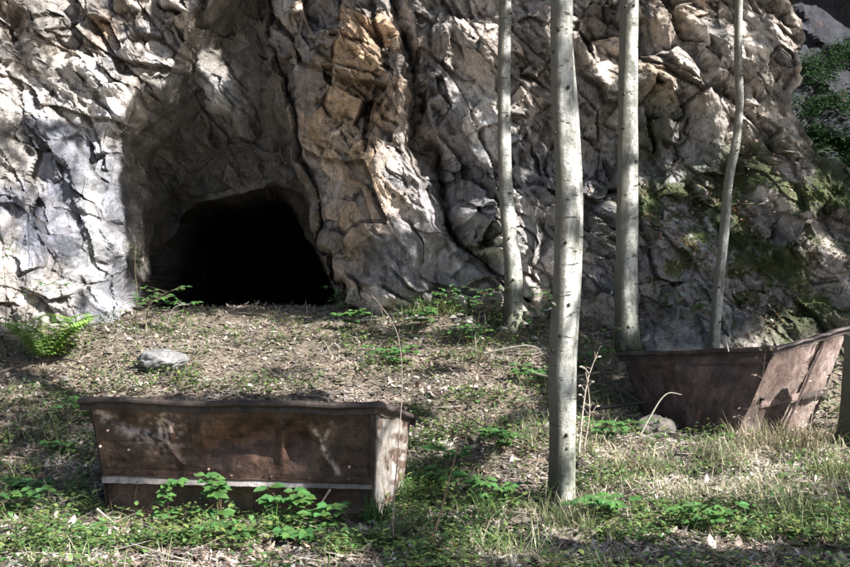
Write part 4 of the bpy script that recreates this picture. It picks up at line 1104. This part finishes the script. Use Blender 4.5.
bramble(222, 518, 7.12, .36, .16, 5, 'taller bramble shoot reaching the white stripe of the foreground tub', .062)
bramble(285, 522, 7.08, .30, .18, 5, 'broad-leaved bramble before the middle of the foreground tub', .07, .03)
bramble(322, 532, 7.0, .2, .14, 4, 'low bramble shoot near the right half of the foreground tub', .06)
bramble(100, 548, 6.9, .07, .12, 3, 'low green bramble at the bottom left corner of the foreground tub', .055)
bramble(180, 556, 6.75, .08, .14, 4, 'bright green leaves low in the litter under the tub sprig', .055)
bramble(245, 552, 6.75, .10, .16, 5, 'green bramble leaves lowest in front of the tub middle', .062)
bramble(300, 556, 6.7, .09, .15, 4, 'dark green bramble patch near the bottom edge before the tub', .06)
bramble(428, 470, 8.3, .16, .18, 6, 'leafy bramble patch right of the pale end plate', .06)
for pxb, Yb, lb in ((470, 11.6, 'bramble spread over the bank left of the bent tree'), (425, 11.9, 'bramble growing under the big dark crevice'), (540, 10.4, 'low bramble just left of the thickest trunk, near the curved branch'), (610, 9.3, 'bramble patch between the thickest trunk and the boulder'), (505, 8.9, 'trailing bramble in the sunny litter left of the thickest trunk'), (350, 12.1, 'bramble at the right lip of the mine mouth'), (20, 7.4, 'shaded bramble at the left edge, level with the tub base'), (395, 11.0, 'small bramble midway between tub and rock'), (600, 7.2, 'bramble in the grass right of the thickest trunk foot'), (700, 7.0, 'bramble low in the sunny grass at lower right'), (490, 7.7, 'bramble between the leaning brown stem and the thickest trunk'), (95, 9.6, 'bramble behind the left end of the foreground tub'), (585, 11.3, 'bramble on the dark bank left of the straight trunk')):
    bramble(pxb, 0, Yb, .2, .26, 7, lb, .055, group='bramble patches scattered over the clearing')
bramble(455, 452, 8.7, .14, .2, 5, 'yellow-green bramble patch between pale end plate and thickest trunk', .055)
bramble(583, 520, 7.45, .10, .1, 3, 'dark green leaf cluster at the foot of the thickest trunk', .06)
bramble(30, 455, 8.1, .12, .2, 6, 'shaded bramble patch left of the foreground tub', .06)
bramble(62, 420, 8.9, .10, .16, 4, 'small shaded bramble beside the tub rim at far left', .055)
def tuft(px, py, Y, h, nb, label, col, cat='plant', name='grass_tuft', wid=.006, spread=.5, group=None, arch=1.2):
    x = (px-CX)/F*Y; b = V3((x, Y, float(Gz(x, Y))))
    root = b
    n = nb; xs = b.x+np.clip(RNG.normal(size=n), -1.5, 1.5)*.02*spread*2; ys = b.y+np.clip(RNG.normal(size=n), -1.5, 1.5)*.02*spread*2; zs = np.full(n, b.z-.01)
    cg = np.array(col)*RNG.uniform(.6, 1.5, (n, 1))
    V1, F1, C1 = blades(xs, ys, zs, RNG.uniform(.5, 1.1, n)*h, np.full(n, wid), RNG.uniform(0, 6.283, n), RNG.uniform(.9, 1.5, n), -RNG.uniform(.2, arch, n), cg)
    V1 = V1-np.array(b); o = np_mesh(name, V1, F1, C1, M_grass); o.location = b
    return tag(o, label, cat, group)
def fern(px, Y, h, label, col=(.10, .22, .04)):
    x = (px-CX)/F*Y; b = V3((x, Y, float(Gz(x, Y))))
    root = thing('fern', b, label, 'fern'); 
    for k in range(11):
        fr = MB()
        a = k*2.399; L = h*random.uniform(.7, 1.1); pts = []
        for i in range(12):
            t = i/11; pts.append(b+V3((math.cos(a)*L*.65*t, math.sin(a)*L*.65*t, L*(1.25*t-.72*t*t))))
        fr.tube(pts, [.002]*12, 4, (.12, .18, .05))
        for i in range(2, 12):
            t = i/11; pl = L*.32*math.sin(math.pi*min(1, t*.9+.1))
            tan = (pts[i]-pts[i-1]).normalized(); sd = tan.cross(V3((0, 0, 1))).normalized()
            for sg in (-1, 1):
                for dd in (0, .5):
                    fr.leaf(pts[i-1].lerp(pts[i], dd), sd*sg+tan*.35, (0, 0, 1), pl, pl*.26, .1, .3, vary(col), 2)
        fr.build('frond', M_leaf, root)
fern(46, 11.0, .80, 'bright green lacy fern at the foot of the left cliff', (.26, .46, .10))
tuft(405, 505, 7.9, .30, 150, 'feathery green grass clump right of the pale end plate', (.13, .24, .07), spread=2)
tuft(275, 530, 6.9, .0001+.2, 60, 'thin green grass tuft before the foreground tub', (.10, .2, .05))
tuft(378, 535, 7.2, .26, 120, 'green grass tuft under the right corner of the foreground tub', (.08, .18, .04), spread=1.2)
tuft(370, 560, 6.65, .18, 130, 'dark green grass tuft at the bottom edge, right of the brambles', (.07, .15, .04), spread=2)
tuft(488, 525, 7.2, .24, 150, 'green grass tuft between the bare stick and the thickest trunk', (.10, .17, .05), spread=2)
tuft(565, 540, 7.0, .22, 130, 'mixed grass tuft just below the foot of the thickest trunk', (.20, .22, .10), spread=2)
tuft(18, 545, 6.9, .14, 90, 'straw grass tuft in the lower left corner', (.35, .30, .2), spread=2)
for i, (px, Y, h, lab) in enumerate(((760, 9.2, .30, 'dry straw clump before the torn end of the farther tub'), (800, 9.1, .34, 'brown weed clump in front of the mossy stump'), (720, 8.9, .22, 'pale straw clump below the corner of the farther tub'), (835, 8.2, .26, 'olive grass clump at the right edge of the clearing'), (640, 8.6, .2, 'short straw clump in the bright grass left of centre right'), (690, 7.4, .2, 'green and straw clump low in the lower right'), (790, 7.1, .22, 'arching grass clump in the lower right corner'))):
    tuft(px, 0, Y, h, 170, lab, ((.34, .30, .19), (.20, .16, .09), (.42, .38, .26), (.17, .19, .08), (.4, .36, .24), (.2, .24, .1), (.24, .27, .12))[i], spread=3)
tuft(455, 0, 12.3, .30, 120, 'arching pale grass at the foot of the lit rock', (.25, .30, .12), spread=3, arch=2.2)
tuft(420, 0, 12.2, .28, 120, 'green arching grass clump right of the mine mouth', (.2, .27, .1), spread=3, arch=2.2)
tuft(610, 0, 11.6, .2, 60, 'thin grass tuft on the dark bank left of the straight trunk', (.16, .2, .08), spread=1.5)
tuft(667, 0, 10.2, .18, 60, 'grass tuft at the left foot of the farther tub', (.12, .17, .06), spread=1.5)
def sapling(name, px, Y, pts_px, label, lsz, nl, col=GR, base_py=None, thick=.005, cat='plant', side=.08, group=None, sc=(.20, .16, .1)):
    b = W(pts_px[0][0], pts_px[0][1], Y); b.z = float(Gz(b.x, Y))
    root = thing(name, b, label, cat, group); st = MB(); lf = MB()
    pts = [b]+[W(a, c, Y) for a, c in pts_px[1:]]
    P_, R_ = catmull(pts, [thick*(1-.7*i/(len(pts)-1)) for i in range(len(pts))], 5)
    st.tube(P_, R_, 6, sc)
    for k in range(nl):
        i = random.randrange(max(1, len(P_)//5), len(P_)); az = random.uniform(0, 6.28)
        q = P_[i]+V3((math.cos(az), math.sin(az)*.7, .3))*side*random.uniform(.2, 1)
        st.tube([P_[i], q], [.0016, .001], 4, sc)
        for m in range(2): lf.leaf(q, V3((math.cos(az+m*1.2), math.sin(az+m*1.2), random.uniform(-.3, .3))), (0, -.3, 1), lsz*random.uniform(.7, 1.3), lsz*.6, .2, .2, vary(col))
    st.build('stem', M_twig, root, True)
    if nl: lf.build('foliage', M_leaf, root)
    return root
sapling('sapling', 135, 12.3, [(136, 310), (137, 290), (135, 270), (136, 245)], 'slender leafy sapling at the left corner of the mine mouth', .05, 12)
sapling('shrub', 148, 12.0, [(145, 318), (148, 308), (155, 300), (168, 292)], 'low green shrub spreading at the left of the mine mouth', .065, 40, side=.22, thick=.007)
sapling('shrub', 175, 12.0, [(165, 318), (172, 310), (182, 305), (190, 305)], 'small leafy shrub with a pale bare branch before the mine mouth', .06, 18, side=.14, sc=(.4, .38, .33))
sapling('sapling', 30, 11.6, [(24, 335), (27, 310), (35, 290), (52, 284), (66, 286)], 'leafy sapling leaning right against the left cliff', .055, 16, side=.10)
sapling('sapling', 5, 11.4, [(4, 340), (6, 300), (3, 250), (8, 240)], 'sapling cut by the left edge of the photo', .055, 12, side=.08)
sapling('sapling', 595, 11, [(590, 385), (594, 360), (597, 340), (603, 320)], 'spindly green sapling between the thickest and straight trunks', .035, 26, side=.12, thick=.004)
sapling('sapling', 608, 11.2, [(612, 352), (614, 335), (616, 330)], 'short seedling beside the foot of the straight trunk', .03, 10, side=.08, thick=.003)
for px_w, Yw, lw in ((395, 12.4, 'leafy weed right of the mine mouth'), (440, 12.3, 'green weed patch beneath the big dark crevice'), (478, 12.1, 'leafy weed just left of the bent tree'), (540, 11.9, 'green weed between the bent tree and the thickest trunk'), (345, 12.6, 'small weed at the right corner of the mine mouth')):
    sapling('weed', px_w, Yw, [(px_w, 320), (px_w+3, 304), (px_w+10, 292)], lw, .06, 48, side=.30, thick=.004)
sapling('fern_clump', 808, 13, [(806, 140), (807, 134)], 'bright green fern clump in the notch behind the rock corner', .06, 1)
bpy.data.objects.remove(bpy.data.objects['fern_clump'].children[1]); bpy.data.objects.remove(bpy.data.objects['fern_clump'].children[0]); bpy.data.objects.remove(bpy.data.objects['fern_clump'])
def stick(name, pts, rad, label, col, cat='stick', group=None, bud=0, seeds=False):
    """pts: (px,py,Y)"""
    P0 = [W(*p) for p in pts]
    base = P0[0].copy()
    P_, R_ = catmull(P0, [rad*(1-.75*i/(len(P0)-1)) for i in range(len(P0))], 6)
    mb = MB(); mb.tube(P_, R_, 6, col, rough=.12)
    for k in range(bud):
        i = random.randrange(2, len(P_)-1); d = V3((random.uniform(-1, 1), random.uniform(-.5, .5), random.uniform(.1, 1))).normalized()
        L = random.uniform(.03, .10); mb.tube([P_[i], P_[i]+d*L], [R_[i]*.5, R_[i]*.2], 4, col)
        if seeds: mb.leaf(P_[i]+d*L, d+V3((0, 0, -.8)), (0, -1, 0), .03, .014, .2, .2, tuple(min(1, c*1.2) for c in col), 2)
    o = mb.build(name, M_twig, None, True, loc=base)
    return tag(o, label, cat, group)
PALE = (.45, .40, .35); BR = (.20, .13, .09)
stick('dead_stem', [(395, 575, 6.6), (393, 520, 6.55), (398, 450, 6.5), (402, 380, 6.5), (396, 330, 6.5), (372, 295, 6.55)], .005, 'thin pale dead stem rising in front of the pale end plate', (.34, .27, .23), 'stem', bud=4)
stick('dead_stem', [(424, 575, 6.6), (436, 530, 6.6), (452, 470, 6.65), (470, 400, 6.7), (482, 350, 6.7)], .0065, 'thin leaning brown stem right of the foreground tub', (.26, .17, .12), 'stem', bud=3)
stick('dead_stem', [(426, 565, 6.7), (432, 540, 6.7), (441, 512, 6.75)], .011, 'short thick reddish stick at the bottom edge, leaning right', (.30, .15, .11), 'stick')
stick('grass_stalk', [(640, 437, 9.0), (650, 418, 9.0), (661, 400, 9.0), (670, 393, 9.0), (682, 395, 9.0)], .0085, 'arching pale seed head in front of the farther tub', (.55, .50, .40), 'grass stalk')
stick('dead_stem', [(579, 455, 8.6), (582, 420, 8.6), (588, 380, 8.6), (598, 352, 8.6)], .010, 'pale dry stalk just right of the thickest trunk', (.55, .47, .38), 'stem', bud=14, seeds=True, group='pale dry stalks right of the thickest trunk')
stick('dead_stem', [(584, 450, 8.8), (590, 410, 8.8), (586, 372, 8.8)], .008, 'shorter pale dry stalk right of the thickest trunk', (.50, .42, .33), 'stem', bud=12, seeds=True, group='pale dry stalks right of the thickest trunk')
stick('fallen_branch', [(483, 354, 11.0), (505, 349, 10.9), (530, 346, 10.8), (548, 356, 10.7), (556, 372, 10.6)], .012, 'pale curved branch arching over the litter left of the thickest trunk', (.50, .45, .38), 'branch', bud=3)
stick('fallen_branch', [(545, 330, 11.6), (580, 352, 11.2), (615, 385, 10.9), (645, 405, 10.7)], .024, 'dark fallen branch sloping down the bank to the farther tub', (.10, .085, .075), 'branch', bud=5)
stick('fallen_branch', [(560, 412, 10.3), (600, 408, 10.3), (648, 402, 10.4)], .034, 'dark log lying level between the thickest trunk and the farther tub', (.05, .045, .045), 'branch')
stick('fallen_branch', [(96, 510, 7.25), (105, 517, 7.2), (115, 525, 7.15)], .011, 'short pale stick at the lower left corner of the tub', (.42, .36, .30))
stick('fallen_branch', [(530, 372, 10.3), (560, 378, 10.2), (600, 372, 10.2)], .012, 'thin grey branch crossing behind the thickest trunk', (.36, .32, .28), 'branch')
stick('fallen_branch', [(455, 408, 9.4), (490, 430, 9.0), (540, 452, 8.8), (575, 455, 8.7)], .009, 'thin brown branch crossing litter left of the thickest trunk', (.22, .16, .11), 'branch', bud=4)
stick('fallen_branch', [(0, 372, 10.3), (35, 362, 10.4), (70, 360, 10.4), (95, 372, 10.2)], .014, 'dark bent branch below the fern at far left', (.11, .085, .07), 'branch', bud=5)
stick('fallen_branch', [(60, 562, 6.7), (120, 552, 6.8), (190, 545, 6.8), (250, 540, 6.8)], .006, 'long thin straw-coloured runner lying before the brambles', (.45, .38, .25), 'branch', bud=4)
stick('fallen_branch', [(330, 490, 7.2), (322, 502, 7.2), (313, 515, 7.1)], .008, 'pale broken stick leaning on the tub behind the brambles', (.5, .42, .33))
stick('dead_stem', [(752, 455, 9.2), (756, 420, 9.2), (762, 385, 9.2), (766, 350, 9.2)], .0035, 'hair-thin brown weed stem before the torn end plate', (.25, .2, .15), 'stem', bud=6, seeds=True)
stick('dead_stem', [(808, 450, 9.0), (812, 420, 9.0), (817, 395, 9.0), (819, 378, 9.0)], .005, 'pale flaking weed stem before the end strip nearest the stump', (.5, .43, .35), 'stem', bud=12, seeds=True)
stick('dead_stem', [(785, 458, 9.0), (795, 435, 9.0), (803, 405, 9.0)], .005, 'pale seedy weed stem leaning right below the gap in the end plate', (.45, .38, .3), 'stem', bud=12, seeds=True)
stick('dead_stem', [(735, 452, 9.2), (742, 425, 9.2), (750, 408, 9.2)], .004, 'seedy weed stem at the lower corner of the farther tub', (.42, .33, .27), 'stem', bud=10, seeds=True)
stick('dead_stem', [(729, 352, 9.9), (727, 343, 9.9), (726, 335, 9.9)], .006, 'tiny white twig standing above the rim of the farther tub', (.7, .68, .64), 'stem')
stick('broken_stake', [(674, 340, 11.5), (677, 325, 11.5), (679, 306, 11.5)], .022, 'short grey broken stake standing among boulders on the bank', (.24, .22, .20), 'stake')

# ------------------------------------------------------------------ world, sun, camera
w = bpy.data.worlds.new('World'); scene.world = w; w.use_nodes = True
nt = w.node_tree; bg = nt.nodes['Background']; sky = nt.nodes.new('ShaderNodeTexSky'); sky.sky_type = 'NISHITA'; sky.sun_disc = False
sky.sun_elevation = EL; sky.sun_rotation = math.atan2(SUN.x, SUN.y)
nt.links.new(sky.outputs[0], bg.inputs[0]); bg.inputs[1].default_value = .14
sl = bpy.data.lights.new('sun', 'SUN'); sl.energy = 12.0; sl.angle = math.radians(.5); sl.color = (1, .98, .95)
so = bpy.data.objects.new('sun', sl); C.objects.link(so); so.rotation_euler = SUN.to_track_quat('Z', 'Y').to_euler(); so.location = SUN*30
cam = bpy.data.cameras.new('camera'); co = bpy.data.objects.new('camera', cam); C.objects.link(co)
co.location = (0, 0, CAMZ); cam.sensor_width = 36; cam.lens = F/850*36; cam.clip_end = 2000
co.rotation_euler = (math.radians(90)-math.atan((283.5-HY)/F), 0, 0)
scene.camera = co
scene.cycles.max_bounces = 5; scene.cycles.diffuse_bounces = 3; scene.cycles.adaptive_threshold = .02
scene.view_settings.view_transform = 'Standard'; scene.view_settings.look = 'None'; scene.view_settings.exposure = 0
